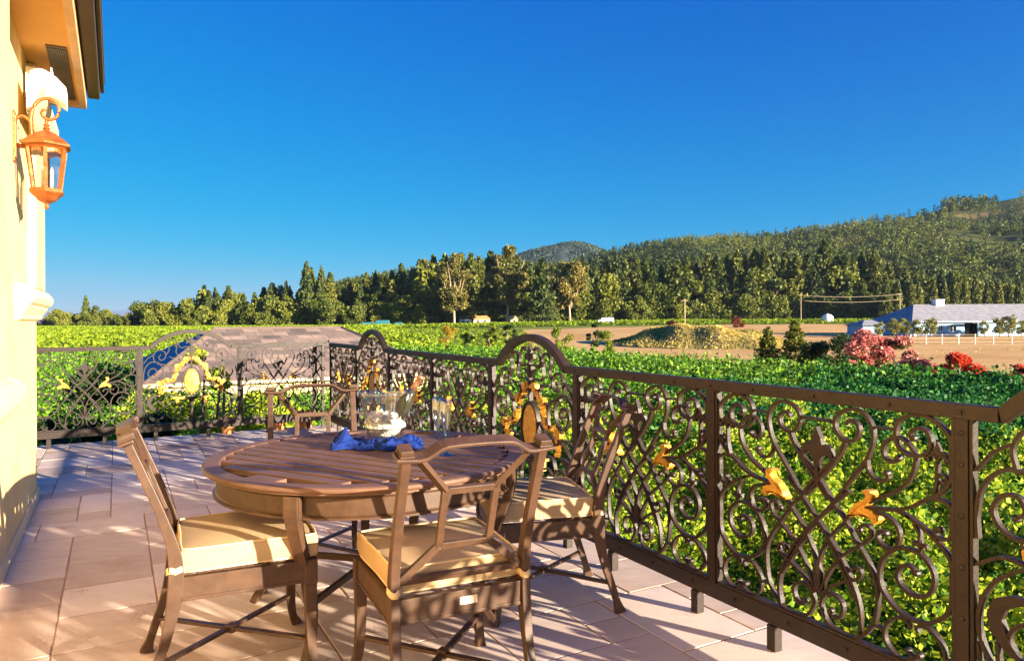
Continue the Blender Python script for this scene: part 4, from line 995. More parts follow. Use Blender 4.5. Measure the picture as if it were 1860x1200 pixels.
VU = np.stack([A_*E1.x+Q_*N1.x, A_*E1.y+Q_*N1.y, Zs], -1).reshape(-1, 3); i = np.arange(59)[:, None]*90+np.arange(89)[None]
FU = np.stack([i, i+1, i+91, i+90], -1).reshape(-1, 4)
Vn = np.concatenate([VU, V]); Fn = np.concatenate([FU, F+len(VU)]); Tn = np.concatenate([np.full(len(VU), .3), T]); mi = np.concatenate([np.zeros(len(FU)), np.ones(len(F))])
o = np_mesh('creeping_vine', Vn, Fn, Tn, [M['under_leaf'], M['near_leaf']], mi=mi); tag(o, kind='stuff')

# ------------------------------------------------------------------ plants
def crown_np(kind, h, rad, n, size, seed, z0=.15):
    r = np.random.default_rng(seed); 
    if kind == 'cone':
        f = 1-(1-r.random(n))**.62*1.0; z = h*(z0+(1-z0)*f)
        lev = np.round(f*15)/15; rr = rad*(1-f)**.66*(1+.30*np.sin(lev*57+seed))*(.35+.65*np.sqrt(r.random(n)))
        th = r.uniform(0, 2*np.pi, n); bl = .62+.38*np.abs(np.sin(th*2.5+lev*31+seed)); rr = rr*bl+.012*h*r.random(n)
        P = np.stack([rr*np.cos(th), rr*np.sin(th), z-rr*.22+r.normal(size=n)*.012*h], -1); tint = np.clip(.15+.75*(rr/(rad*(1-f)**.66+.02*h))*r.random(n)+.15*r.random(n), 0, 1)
        return P, tint
    nb = {'round': 22, 'gum': 26, 'bush': 12, 'sapling': 12}[kind]
    cz = r.uniform(z0+.12, .92, nb); ang = r.uniform(0, 2*np.pi, nb)
    env = np.sin(np.pi*np.clip((cz-z0)/(1.04-z0), 0, 1))**.6
    rr = rad*env*np.sqrt(r.random(nb))*.80
    cc = np.stack([rr*np.cos(ang), rr*np.sin(ang), cz*h], -1); cr = rad*r.uniform(.24, .46, nb)*(1 if kind != 'gum' else .85)
    idx = r.integers(0, nb, n); d = r.normal(size=(n, 3)); d /= np.linalg.norm(d, axis=1)[:, None]; d[:, 2] = d[:, 2]*.8+.12
    q = r.random(n)**.33; P = cc[idx]+d*(cr[idx]*q)[:, None]; 
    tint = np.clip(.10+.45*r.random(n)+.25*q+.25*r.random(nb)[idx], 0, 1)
    P[:, 2] = np.maximum(P[:, 2], h*z0*.4)
    return P, tint
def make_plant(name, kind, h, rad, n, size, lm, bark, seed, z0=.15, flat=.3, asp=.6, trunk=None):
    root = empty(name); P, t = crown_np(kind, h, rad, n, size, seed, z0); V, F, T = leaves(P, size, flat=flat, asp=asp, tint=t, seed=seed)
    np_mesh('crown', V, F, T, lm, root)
    rnd.seed(seed); mb = MB(); tr = trunk or h*.022
    top = h*(.86 if kind == 'cone' else .62); pts = []
    for i in range(7):
        f = i/6; pts.append((rnd.uniform(-1, 1)*tr*(1.2 if kind != 'cone' else .15)*f*2, rnd.uniform(-1, 1)*tr*f, top*f-.05*h*(i == 0)))
    mb.tube(pts, [tr*(1.25-.95*i/6) for i in range(7)], 7)
    if kind != 'cone':
        for k in range(6 if kind != 'gum' else 8):
            a = rnd.random()*6.28; b = pts[2+k % 3]; q = rad*rnd.uniform(.45, .85); zt = h*rnd.uniform(.6, .9)
            m_ = (b[0]+math.cos(a)*q*.5, b[1]+math.sin(a)*q*.5, b[2]+(zt-b[2])*.42); e = (math.cos(a)*q, math.sin(a)*q, zt)
            mb.tube([b, m_, e], [tr*.5, tr*.34, tr*.10], 5)
    mb.build('trunk', bark, root, smooth_=True); return root
def place(proto, used, loc, s, rz, lab, cat, group=None):
    o = proto if not used[0] else copy_tree(proto); used[0] = True
    o.location = loc; o.scale = s if isinstance(s, tuple) else (s, s, s); o.rotation_euler = (0, 0, rz); tag(o, lab, cat, group); return o
class Kind:
    def __init__(s, protos_): s.p = [(p, [False]) for p in protos_]; s.i = 0
    def put(s, loc, sc, rz, lab, cat, group=None):
        p, u = s.p[s.i % len(s.p)]; s.i += 1; return place(p, u, loc, sc, rz, lab, cat, group)
    def clean(s):
        for p, u in s.p:
            if not u[0]:
                for c in list(p.children): bpy.data.objects.remove(c)
                bpy.data.objects.remove(p)
K = {}
K['fir'] = Kind([make_plant('conifer_tree', 'cone', 20, 4.9, 4200, 1.0, M['conifer'], M['bark'], 100+i, .05, flat=.0, asp=.55) for i in range(5)])
K['goldfir'] = Kind([make_plant('conifer_tree', 'cone', 20, 5.4, 4200, 1.0, M['conifer_gold'], M['bark'], 120+i, .04, flat=.0, asp=.55) for i in range(4)])
K['oak'] = Kind([make_plant('broadleaf_tree', 'round', 10, 5.6, 4200, .8, M['oak'], M['bark'], 140+i, .04, flat=.0) for i in range(5)])
K['gum'] = Kind([make_plant('eucalyptus_tree', 'gum', 24, 6.6, 4600, .85, M['gumtree'], M['pale_bark'], 160+i, .14, flat=.0, trunk=.34) for i in range(3)])

TOPX = [60, 95, 150, 156, 170, 185, 232, 236, 262, 300, 345, 371, 390, 415, 430, 450, 485, 505, 530, 548, 560, 580, 600, 620, 650, 680, 700, 740, 770, 800, 850, 900, 922, 950, 1000, 1050, 1100, 1150, 1200, 1240, 1290, 1340, 1400, 1450, 1500, 1550, 1585, 1620, 1680, 1730, 1780, 1860, 1950]
TOPY = [565, 563, 570, 536, 556, 566, 574, 576, 548, 545, 540, 517, 530, 516, 530, 522, 504, 507, 515, 520, 476, 480, 487, 500, 496, 486, 478, 470, 462, 456, 452, 450, 446, 466, 472, 470, 466, 458, 470, 462, 452, 450, 442, 452, 442, 450, 455, 470, 478, 472, 495, 505, 505]
def hill_ridge(px): return np.interp(px, [200, 300, 540, 600, 700, 850, 940, 1000, 1080, 1130, 1200, 1300, 1430, 1500, 1600, 1690, 1722, 1800, 1860, 2000, 2400], [590, 586, 560, 512, 490, 470, 474, 476, 457, 444, 433, 420, 413, 401, 389, 375, 362, 356, 344, 338, 330])
HY0, HYR = 425., 980.
def hill_z(X, Y):
    px = X/Y*FOC+930; zr = EYE-(hill_ridge(px)-(585.5-.0043*px))/FOC*HYR-9
    f = np.clip((Y-HY0)/(HYR-HY0), 0, 1.6); g = gz_np(X, Y)
    prof = np.where(f < 1, f**1.05, 1-.8*(f-1))
    und = 6*np.sin(X*.021+Y*.011)*np.sin(Y*.017-X*.006)*np.clip(f*2.5, 0, 1)*np.clip((zr-5)/60, 0, 1)*(f < 1)*np.clip((1-f)*4, 0, 1)
    return np.where(zr > g, g+(zr-g)*prof, g)+und-.1
pxg = np.linspace(240, 2500, 150); fg = np.linspace(0, 1.5, 60); V = []
for f in fg:
    Y = HY0+f*(HYR-HY0); X = (pxg-930)/FOC*Y; V.append(np.stack([X, np.full_like(X, Y), hill_z(X, np.full_like(X, Y))], -1))
V = np.concatenate(V); i = np.arange(59)[:, None]*150+np.arange(149)[None]; F = np.stack([i, i+1, i+151, i+150], -1).reshape(-1, 4)
o = np_mesh('hill', V, F, np.full(len(V), .5), M['hill_ground'], smooth_=True); o['kind'] = 'structure'
# forest on the hill, far too many to count
def tmpl(kind, n, seed):
    P, t = crown_np('cone' if kind == 0 else 'round', 1.0, .27 if kind == 0 else .55, n, .1, seed, .02); return leaves(P, .15 if kind == 0 else .20, flat=.0, tint=t, seed=seed)
T_ = [[tmpl(k, 58, 300+k*10+j) for j in range(4)] for k in (0, 1)]
r = np.random.default_rng(77); outs = [[], []]; nT = 10500
for q in range(nT):
    px = r.uniform(560, 2080); f = r.random()**.9
    if f > .995: continue
    Y = HY0+15+f*(HYR-HY0-15); X = (px-930)/FOC*Y
    open_ = noise.noise(Vector((X*.012, Y*.012, 1))); east = smooth(1500, 1800, px)
    if px > 1450 and f > .35 and open_ > .22-.1*east and r.random() < .75*east+.1: continue
    con = r.random() < (.78 if px < 1250 else .40 if px < 1690 or f < .85 else .75)
    if px > 1700 and f > .9 and px < 1800: con = True
    if px > 1812 and f > .84 and r.random() < .93: continue
    k = 0 if con else 1; h = (r.uniform(10, 18) if con else r.uniform(7, 11))*(1-.30*f)
    if 1690 < px < 1800 and f > .9: h *= 1.35
    V, F, T = T_[k][r.integers(4)]; a = r.uniform(0, 6.28); c, s = math.cos(a), math.sin(a); sc = h*r.uniform(.85, 1.2)
    W = np.empty_like(V); W[:, 0] = (V[:, 0]*c-V[:, 1]*s)*sc+X; W[:, 1] = (V[:, 0]*s+V[:, 1]*c)*sc+Y; W[:, 2] = V[:, 2]*h+float(hill_z(np.float64(X), np.float64(Y)))
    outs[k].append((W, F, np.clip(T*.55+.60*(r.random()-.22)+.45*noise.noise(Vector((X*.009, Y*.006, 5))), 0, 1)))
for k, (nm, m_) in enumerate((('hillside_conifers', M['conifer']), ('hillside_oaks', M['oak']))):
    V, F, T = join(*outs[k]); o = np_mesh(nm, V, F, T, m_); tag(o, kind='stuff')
# sectors used to say which tree is meant
SEC = [(60, 250, 'on the far left horizon by the wall'), (250, 420, 'above the left arch of the back railing'), (420, 560, 'above the shingled roof'), (560, 700, 'above the railing corner'), (700, 850, 'between the two railing arches'), (850, 1000, 'above the middle railing arch'), (1000, 1150, 'around the white truck'), (1150, 1320, 'behind the grassy mound'), (1320, 1480, 'behind the two small conifers'), (1480, 1640, 'just left of the white barn'), (1640, 1960, 'above the white barn roof')]
def sec(px): 
    for a, b, s in SEC:
        if px < b: return s
    return SEC[-1][2]
rt = np.random.default_rng(8)
def tree_at(kd, px, ytop, Y, wk=1.0, lab=None, group=None, base=None):
    X = (px-930)/FOC*Y; zb_ = float(hill_z(np.float64(X), np.float64(Y))) if Y > HY0 else gz(X, Y)
    H0 = {'fir': 20, 'goldfir': 20, 'oak': 10, 'gum': 24}[kd]; h = EYE-(ytop-hor(px))/FOC*Y-zb_
    h = max(h, 3.5); s = h/H0; wscale = s*wk
    if kd in ('fir', 'goldfir'): wscale = max(s*.80, min(s, 1.3))*wk
    kn = {'fir': 'dark conifer', 'goldfir': 'olive green conifer', 'oak': 'rounded broadleaf tree', 'gum': 'pale trunked tan tree'}[kd]
    sz = 'tall' if h > 24 else 'medium' if h > 13 else 'low'
    L = lab or f'{sz} {kn} {sec(px)}'
    K[kd].put((X, Y, zb_-.3), (wscale, wscale, s), rt.uniform(0, 6.28), L, 'tree', None if lab else f'{sz} {kn}s {sec(px)}')
# special trees first
tree_at('fir', 156, 535, 470, .75, 'solitary ragged conifer rising above low bushes at the far left horizon')
tree_at('oak', 172, 556, 468, .8, 'leafy tree leaning against the solitary conifer at the far left horizon')
tree_at('fir', 371, 516, 420, .8, 'first pointed conifer from the left rising above the rounded treeline')
tree_at('fir', 391, 520, 425, .6, 'slim conifer just right of the first pointed conifer of the treeline')
tree_at('goldfir', 415, 517, 415, .9, 'third pointed conifer from the left, olive green, in the treeline')
tree_at('fir', 557, 475, 400, .95, 'tallest dark broad conifer standing above the railing corner, highest left of the wooded rise')
tree_at('fir', 584, 482, 402, .7, 'feathery conifer directly right of the tallest dark conifer above the railing corner')
tree_at('fir', 520, 508, 405, .6, 'narrow dark conifer left of the tallest broad conifer')
tree_at('gum', 922, 440, 372, 1.0, 'tallest tan eucalyptus with umbrella shaped top above the middle railing arch')
tree_at('gum', 1035, 470, 365, 1.1, 'tan eucalyptus with forked pale limbs right of the middle railing arch')
tree_at('gum', 825, 458, 372, 1.0, 'tan eucalyptus with pale limbs left of the tallest eucalyptus')
tree_at('fir', 985, 466, 355, 1.2, 'broad dark conifer with level branches between the two tan eucalyptus trees')
tree_at('fir', 1500, 432, 430, 1.25, 'very large dark spreading conifer in the middle of the wood on the right')
tree_at('goldfir', 1590, 452, 410, 1.1, 'bright olive conical tree standing left above the small wing of the white barn')
# treeline
px = 62
while px < 1930:                              # front row, broadleaf
    if not 233 < px < 250:
        top = np.interp(px, [60, 230, 250, 420, 560, 700, 900, 1300, 1600, 1950], [568, 572, 552, 548, 545, 540, 540, 538, 540, 548])+rt.uniform(-8, 10)
        tree_at('oak', px, top, rt.uniform(392, 405) if px > 230 else rt.uniform(455, 480), rt.uniform(.9, 1.25))
    px += rt.uniform(19, 30)
px = 258
while px < 1930:                              # conifers by the outline of the wood
    top = np.interp(px, TOPX, TOPY)+abs(rt.normal())*7+2
    kd = rt.choice(['fir', 'goldfir', 'fir', 'oak'] if px < 560 else ['fir', 'goldfir', 'goldfir', 'gum'] if 760 < px < 1060 else ['fir', 'goldfir', 'goldfir'])
    if px > 1640: top += rt.uniform(0, 20)
    tree_at(kd, px, top, rt.uniform(405, 424), rt.uniform(.85, 1.2)*(.62 if kd == 'oak' else 1)); px += rt.uniform(13, 21)
px = 575
while px < 1930:                              # middle heights between the two rows
    top = (np.interp(px, TOPX, TOPY)+545)/2+rt.uniform(-14, 14)
    kd = rt.choice(['fir', 'goldfir', 'oak']); tree_at(kd, px, top, rt.uniform(396, 412), rt.uniform(.9, 1.25)*(.8 if kd == 'oak' else 1)); px += rt.uniform(20, 32)
for k in range(15):                           # planted young conifers above the barn
    px = 1612+k*20+rt.uniform(-4, 4); tree_at('goldfir', px, 500+rt.uniform(-6, 12), 372, .62)
for k in K.values(): k.clean()

# small plants in the middle distance
def small(name, kind, h, rad, n, size, lm, bark, seed, px, Y, lab, cat, z0=.15, trunk=None, flat=.3):
    X = (px-930)/FOC*Y; o = make_plant(name, kind, h, rad, n, size, lm, bark, seed, z0, flat, trunk=trunk); o.location = (X, Y, gz(X, Y)); tag(o, lab, cat); return o
small('small_conifer', 'cone', 3.55, 1.25, 3600, .16, M['oak'], M['bark'], 401, 1394, 47, 'left of the two small dark conifers on the dry slope behind the vines', 'tree', .03, .05)
small('small_conifer', 'cone', 3.95, 1.5, 4200, .17, M['oak'], M['bark'], 402, 1444, 47, 'right of the two small conifers behind the vines, with yellowish tip', 'tree', .03, .06)
small('sapling', 'sapling', 3.3, 1.35, 1500, .22, M['autumn'], M['bark'], 403, 812, 88, 'yellow orange leaved young tree between the two railing arches', 'tree', .12, .05)
small('sapling', 'sapling', 3.5, .9, 1300, .20, M['sapling'], M['white_paint'], 404, 850, 84, 'bright yellow green young tree on a thin white trunk', 'tree', .28, .05)
small('sapling', 'sapling', 3.4, 1.1, 1300, .20, M['oak'], M['pale_bark'], 405, 890, 82, 'olive young tree left of the middle railing arch', 'tree', .25, .04)
small('sapling', 'sapling', 3.6, .9, 1300, .20, M['dark_shrub'], M['pale_bark'], 406, 926, 80, 'dark green young tree just left of the middle railing arch', 'tree', .25, .04)
small('sapling', 'sapling', 3.4, 1.2, 1500, .20, M['sapling'], M['pale_bark'], 407, 1020, 72, 'pale green bushy sapling just right of the middle railing arch', 'tree', .08, .04)
small('sapling', 'sapling', 3.9, .75, 1400, .19, M['dark_shrub'], M['pale_bark'], 408, 1078, 64, 'upright green sapling with bare trunk in front of the tan field', 'tree', .22, .05)
small('sapling', 'sapling', 3.1, 1.1, 1500, .20, M['sapling'], M['bark'], 409, 1106, 60, 'bushy green sapling left of the grassy mound', 'tree', .05, .04)
small('evergreen_shrub', 'bush', 3.2, 1.7, 4200, .17, M['dark_shrub'], M['bark'], 410, 1518, 44, 'large dark green shrub left of the pink oleander', 'shrub', .0, .06)
small('evergreen_shrub', 'bush', 2.4, 1.2, 2600, .16, M['dark_shrub'], M['bark'], 411, 1478, 45, 'smaller dark green shrub between the small conifers and the large dark shrub', 'shrub', .0, .05)
def flowering(px, Y, h, rad, n, lmf, lab, seed, mixn=.5):
    o = small('oleander', 'bush', h, rad, int(n*mixn), .15, M['dark_shrub'], M['bark'], seed, px, Y, lab, 'shrub', 0, .04)
    P, t = crown_np('bush', h*1.03, rad*1.05, int(n*(1-mixn)), .12, seed, 0); V, F, T = leaves(P, .13, flat=.4, asp=.9, tint=t, seed=seed+1); np_mesh('flowers', V, F, T, lmf, o)
flowering(1568, 40, 3.2, 1.5, 9000, M['pink_flower'], 'large pink flowering oleander in front of the small wing of the barn', 420, .35)
flowering(1625, 40, 3.1, 1.15, 6500, M['pink_flower'], 'second pink oleander, just right of the largest pink one', 421, .6)
flowering(1664, 36, 2.0, 1.2, 5200, M['pink_flower'], 'low salmon pink bush spreading right of the two tall pink oleanders', 422, .45)
flowering(1734, 34, 2.25, 1.15, 7500, M['red_flower'], 'round crimson red bush in the tan field before the white fence', 423, .25)
flowering(1822, 30, 2.0, .85, 4600, M['red_flower'], 'brownish red bush left of the red one at the right edge', 424, .75)
flowering(1872, 30, 2.5, .85, 3000, M['red_flower'], 'bright red bush cut by the right edge of the view', 425, .35)
small('red_leaf_tree', 'bush', 2.4, 2.2, 1400, .42, M['wine_leaf'], M['bark'], 430, 1218, 230, 'left of the two distant dark red shrubs behind the mound', 'shrub', 0, .1)
small('red_leaf_tree', 'bush', 3.2, 2.6, 1500, .42, M['wine_leaf'], M['bark'], 431, 1340, 235, 'right of the two distant dark red shrubs behind the mound', 'shrub', 0, .1)
BYW = sight(1700, 611).y
ol = [make_plant('olive_tree', 'round', 3.6, 1.35, 1500, .28, M['olive'], M['bark'], 440+i, .12, trunk=.08) for i in range(3)]
KO = Kind(ol)
for i, (px, yt) in enumerate(((1597, 584), (1624, 577), (1645, 578), (1667, 579), (1690, 576), (1788, 583), (1815, 576), (1832, 571), (1855, 582), (1885, 578))):
    Y = BYW-6; X = (px-930)/FOC*Y; h = EYE-(yt-hor(px))/FOC*Y-gz(X, Y)
    ord_ = ['first', 'second', 'third', 'fourth', 'fifth']
    lab = f'{ord_[i]} olive tree from the left before the white barn, left of its windows' if i < 5 else f'{ord_[i-5]} olive tree before the white barn, right of its open doorway'
    KO.put((X, Y, gz(X, Y)), (h/3.6*.95, h/3.6*.95, h/3.6), i*1.7, lab, 'tree', 'olive trees along the barn')
KO.clean()
# clipped shrubs between the back railing and the low roof
rnd.seed(77)
for i, (t, q, h, rd, lab) in enumerate(((-.05, 1.8, 2.95, 1.0, 'below the roof eave nearest the railing corner'), (.55, 1.9, 3.0, 1.0, 'behind the narrow panel of the back railing'), (1.12, 1.8, 2.95, .95, 'behind the right half of the arched medallion panel'), (1.75, 2.0, 3.0, .95, 'behind the left half of the arched medallion panel'), (.3, 3.8, 2.7, 1.2, 'close to the pale fascia of the low roof'), (1.5, 4.2, 2.8, 1.2, 'in the second row below the low roof'))):
    P = Vector((-2.27, 9.1, 0))+Vector((-.876, -.482, 0))*t-E1*q
    o = make_plant('leafy_shrub', 'bush', h, rd, 6500, .085, M['near_leaf'], M['bark'], 500+i, .0); o.location = (P.x, P.y, -2.7); tag(o, 'yellow green shrub '+lab, 'shrub')
for i, (t, h, rd, lab) in enumerate(((2.42, 3.45, .75, 'dark shrub added as shade behind the right part of the leftmost back railing panel'), (3.0, 3.0, .85, 'dark shrub added as shade behind the left part of the leftmost back railing panel'), (3.7, 2.9, .9, 'dark shrub added as shade, hidden beside the house wall behind the back railing'))):  # dark shrubs added in place of the shadow on the foliage here
    P = Vector((-2.27, 9.1, 0))+Vector((-.876, -.482, 0))*t-E1*1.5
    o = make_plant('leafy_shrub', 'bush', h, rd, 8000, .085, M['dark_shrub'], M['bark'], 540+i, .0); o.location = (P.x, P.y, -2.7); tag(o, lab, 'shrub')
tall = make_plant('leafy_shrub', 'bush', 4.2, .30, 2600, .075, M['near_leaf'], M['bark'], 520, .3); P = Vector((-2.27, 9.1, 0))+Vector((-.876, -.482, 0))*1.35-E1*.9
tall.location = (P.x, P.y, -2.7); tag(tall, 'slender yellow leaved climber before the shingled roof beside the gold crest', 'shrub')
# terracotta planters on the ledge behind the back railing
pot0 = None
for i, (t, q, s) in enumerate(((.30, .16, 1.0), (.62, .17, .85), (1.22, .16, .9))):
    P = Vector((-2.27, 9.1, 0))+Vector((-.876, -.482, 0))*t-E1*q
    mb = MB(); mb.lathe([(.07, 0), (.095, .10), (.112, .17), (.122, .172), (.122, .20), (.108, .20), (.10, .165), (.001, .165)], (0, 0, 0), 24)
    po = mb.build('terracotta_pot', M['clay'], None, (P.x, P.y, .002), smooth_=False); po.scale = (s, s, s)
    tag(po, ['terracotta pot behind the back railing nearest the railing corner', 'second terracotta pot from the railing corner, behind the back railing', 'terracotta pot behind the back railing nearest the arched medallion panel'][i], 'plant pot', 'terracotta pots behind the back railing')

# ------------------------------------------------------------------ low wing with the shingled roof
def uvface(me_name, polys, m, parent, loc0, thick=.10):
    bm = bmesh.new(); uvl = bm.loops.layers.uv.new('UVMap')
    for vs in polys:
        V = [Vector(v)-Vector(loc0) for v in vs]; f = bm.faces.new([bm.verts.new(v) for v in V])
        n = (V[1]-V[0]).cross(V[2]-V[0]).normalized(); ex = (V[1]-V[0]).normalized(); ey = n.cross(ex)
        for l, v in zip(f.loops, V): l[uvl].uv = ((v-V[0]).dot(ex), (v-V[0]).dot(ey))
    me = bpy.data.meshes.new(me_name); bm.to_mesh(me); bm.free(); me.materials.append(m)
    o = bpy.data.objects.new(me_name, me); C.objects.link(o); o.parent = parent
    if thick: sd_ = o.modifiers.new('S', 'SOLIDIFY'); sd_.thickness = thick; sd_.offset = -1
    return o
B = Vector((-11.7, 22.95, -.62)); bd = 14.9; ln_ = 10.4; up = 1.66
wing = empty('low_wing', (B.x, B.y, -2.7)); tag(wing, 'low wing with brown grey shingled roof and shaded blue end slope behind the back railing', 'building'); l0 = wing.location
Bf = B-E1*bd; R0 = B+N1*2.9-E1*7.45; R0.z += up; Rr = B+N1*(ln_-2.0)-E1*7.45; Rr.z += up; Cn = B+N1*ln_; Cf = Cn-E1*bd
uvface('roof', [[B, Cn, Rr, R0], [Cn, Cf, Rr], [Cf, Bf, R0, Rr]], M['shingle'], wing, l0)
uvface('end_slope', [[Bf, B, R0]], M['shaded_roof'], wing, l0)
mb = MB()
def wbox(mb, p, q, w_, z0, z1):
    p, q = Vector(p), Vector(q); c = (p+q)/2-Vector(l0); d = q-p; mb.box((c.x, c.y, (z0+z1)/2-l0.z), (d.length, w_, z1-z0), rz=math.atan2(d.y, d.x), tint=.5)
wbox(mb, B-N1*.02, Cn+N1*.02, .09, -.77, -.66); wbox(mb, B+E1*.02, Bf, .09, -.77, -.66); wbox(mb, Cn, Cf, .09, -.77, -.66)
mb.build('fascia', M['stone_trim'], wing)
mb = MB(); wbox(mb, B+N1*.4-E1*.5, Cn-N1*.4-E1*.5, .2, -2.7, -.70); wbox(mb, B+N1*.5-E1*.6, Bf+N1*.5+E1*.4, .2, -2.7, -.70); wbox(mb, Cn-N1*.5-E1*.6, Cf-N1*.5+E1*.4, .2, -2.7, -.70)
mb.build('wall', M['stucco'], wing)
mb = MB()
for (p, q) in ((B, R0), (R0, Rr), (Rr, Cn)): mb.tube([tuple(p-Vector(l0)), tuple(q-Vector(l0))], .07, 6, tint=.5)
mb.build('ridge_cap', M['shingle'], wing)

# ------------------------------------------------------------------ the barn on the right
Yb = BYW; Xl = (1655-930)/FOC*Yb; Xr = Xl+72; g0 = gz(Xl+12, Yb); ze = EYE-(583.5-hor(1700))/FOC*Yb; zr_ = EYE-(553-hor(1740))/FOC*(Yb+9)
barn = empty('barn', (Xl, Yb, g0)); tag(barn, 'long low pale barn with grey roof and dark open doorway on the right', 'barn'); l0 = barn.location
M['shaded_barn_wall'] = mat('shaded_barn_wall', (.22, .40, .58), (.28, .47, .64), .7, 0, 1.2)  # bluish shade on the white walls put into the base colour
M['barn_roof'] = shingle_mat('barn_roof', [(.27, .26, .28), (.31, .30, .31), (.20, .19, .21)], 1.6, .04)
hh = ze-g0
def lb(mb, x0, x1, y0, y1, z0, z1, tint=.5): mb.box(((x0+x1)/2, (y0+y1)/2, (z0+z1)/2), (x1-x0, y1-y0, z1-z0), tint=tint)
def bx(px): return (px-930)/FOC*Yb-Xl
mb = MB(); dx0, dx1 = bx(1752), bx(1776)
ops = [(bx(1706), bx(1711.5), hh*.36, hh*.74), (bx(1726), bx(1737), hh*.36, hh*.72), (dx0, dx1, 0, hh*.86), (bx(1925), bx(1937), hh*.36, hh*.72)]
x = .6
for (a, b, z0, z1) in ops:
    lb(mb, x, a, 0, .3, -.3, hh); lb(mb, a, b, 0, .3, z1, hh)
    if z0 > 0: lb(mb, a, b, 0, .3, -.3, z0)
    x = b
lb(mb, x, 72, 0, .3, -.3, hh); lb(mb, .6, .9, .31, 17, -.3, hh); lb(mb, .6, 72, 17, 17.3, -.3, hh)
mb.build('wall', M['shaded_barn_wall'], barn)
wn = 0
for (a, b, z0, z1) in ops:
    if z0 > 0:
        mb = MB(); lb(mb, a, b, .16, .2, z0, z1); p_ = mb.build('window', M['dark_glass'], barn)
        mb = MB(); lb(mb, a-.12, b+.12, -.05, -.005, z1, z1+.12); lb(mb, a-.12, b+.12, -.08, -.005, z0-.12, z0); lb(mb, (a+b)/2-.04, (a+b)/2+.04, .08, .15, z0, z1); mb.build('frame', M['white_paint'], p_)
mb = MB(); lb(mb, dx0, dx1, 1.4, 1.5, 0, hh*.86); lb(mb, dx0-.12, dx0-.005, .31, 1.4, 0, hh*.86); mb.build('doorway', M['dark_glass'], barn)
W0 = Vector(l0); zt_ = zr_
def wp(x, y, z): return W0+Vector((x, y, z-g0))
uvface('roof', [[wp(-.2, -.7, ze-.02), wp(72.5, -.7, ze-.02), wp(72.5, 9, zt_), wp(5.5, 9, zt_)], [wp(72.5, 18, ze), wp(-.2, 18, ze), wp(5.5, 9, zt_), wp(72.5, 9, zt_)], [wp(-.2, 18, ze), wp(-.2, -.7, ze-.02), wp(5.5, 9, zt_)]], M['barn_roof'], barn, l0, .12)
mb = MB(); 
for k in range(60): lb(mb, 5.5+k*1.12, 5.56+k*1.12, 8.93, 9.07, zt_-g0, zt_-g0+.12)
lb(mb, 5.5, 72, 8.9, 9.1, zt_-g0-.02, zt_-g0+.06); mb.build('ridge_cap', M['barn_roof'], barn)
cx = bx(1745)*1.07; mb = MB(); lb(mb, cx-.9, cx+.9, 8.2, 9.9, zt_-g0-.3, zt_-g0+1.0); lb(mb, cx-1.05, cx+1.05, 8.05, 10.05, zt_-g0+1.0, zt_-g0+1.12); mb.build('roof_vent', M['white_paint'], barn, bevel=.03)
mb = MB(); w0, w1 = bx(1576), bx(1612); lb(mb, w0, w1, 2, 2.3, -.3, hh*.80); lb(mb, w0, w0+.3, 2.31, 9, -.3, hh*.8); lb(mb, w1-.3, w1, 2.31, 9, -.3, hh*.8); mb.build('side_wing', M['shaded_barn_wall'], barn)
uvface('side_roof', [[wp(w0-.5, 1.3, ze-.75), wp(w1+.5, 1.3, ze-.75), wp(w1-.4, 5.5, ze+.35), wp(w0+2, 5.5, ze+.35)], [wp(w0-.5, 9.5, ze-.75), wp(w0-.5, 1.3, ze-.75), wp(w0+2, 5.5, ze+.35)], [wp(w1+.5, 9.5, ze-.75), wp(w0-.5, 9.5, ze-.75), wp(w0+2, 5.5, ze+.35), wp(w1-.4, 5.5, ze+.35)]], M['barn_roof'], barn, l0, .1)
mb = MB(); lb(mb, -.2, 72, -.85, -.72, ze-g0-.16, ze-g0-.03); mb.build('gutter', M['white_paint'], barn)
mb = MB(); lb(mb, bx(1743), bx(1783), -2.2, -.71, ze-g0-.42, ze-g0-.30); mb.build('porch_canopy', M['barn_roof'], barn)
# white rail fence
Yf = sight(1700, 626).y; fx = [(p-930)/FOC*Yf for p in (1654, 1682, 1711, 1741, 1771, 1804, 1838, 1872, 1906)]
fen = empty('paddock_fence', (fx[0], Yf, gz(fx[0], Yf))); tag(fen, 'pale post and wire fence across the paddock in front of the white barn', 'fence')
hp = 19/FOC*Yf
for x in fx: mb = MB(); mb.box((0, 0, hp/2), (.11, .11, hp+.1)); mb.build('post', M['plate'], fen, (x-fx[0], 0, gz(x, Yf)-gz(fx[0], Yf)), bevel=.02)
mb = MB()
for z in (.25, .6, .95): mb.tube([(0, 0, hp*z), (fx[-1]-fx[0], 0, hp*z+gz(fx[-1], Yf)-gz(fx[0], Yf))], .028, 5)
mb.build('rails', M['wood'], fen)
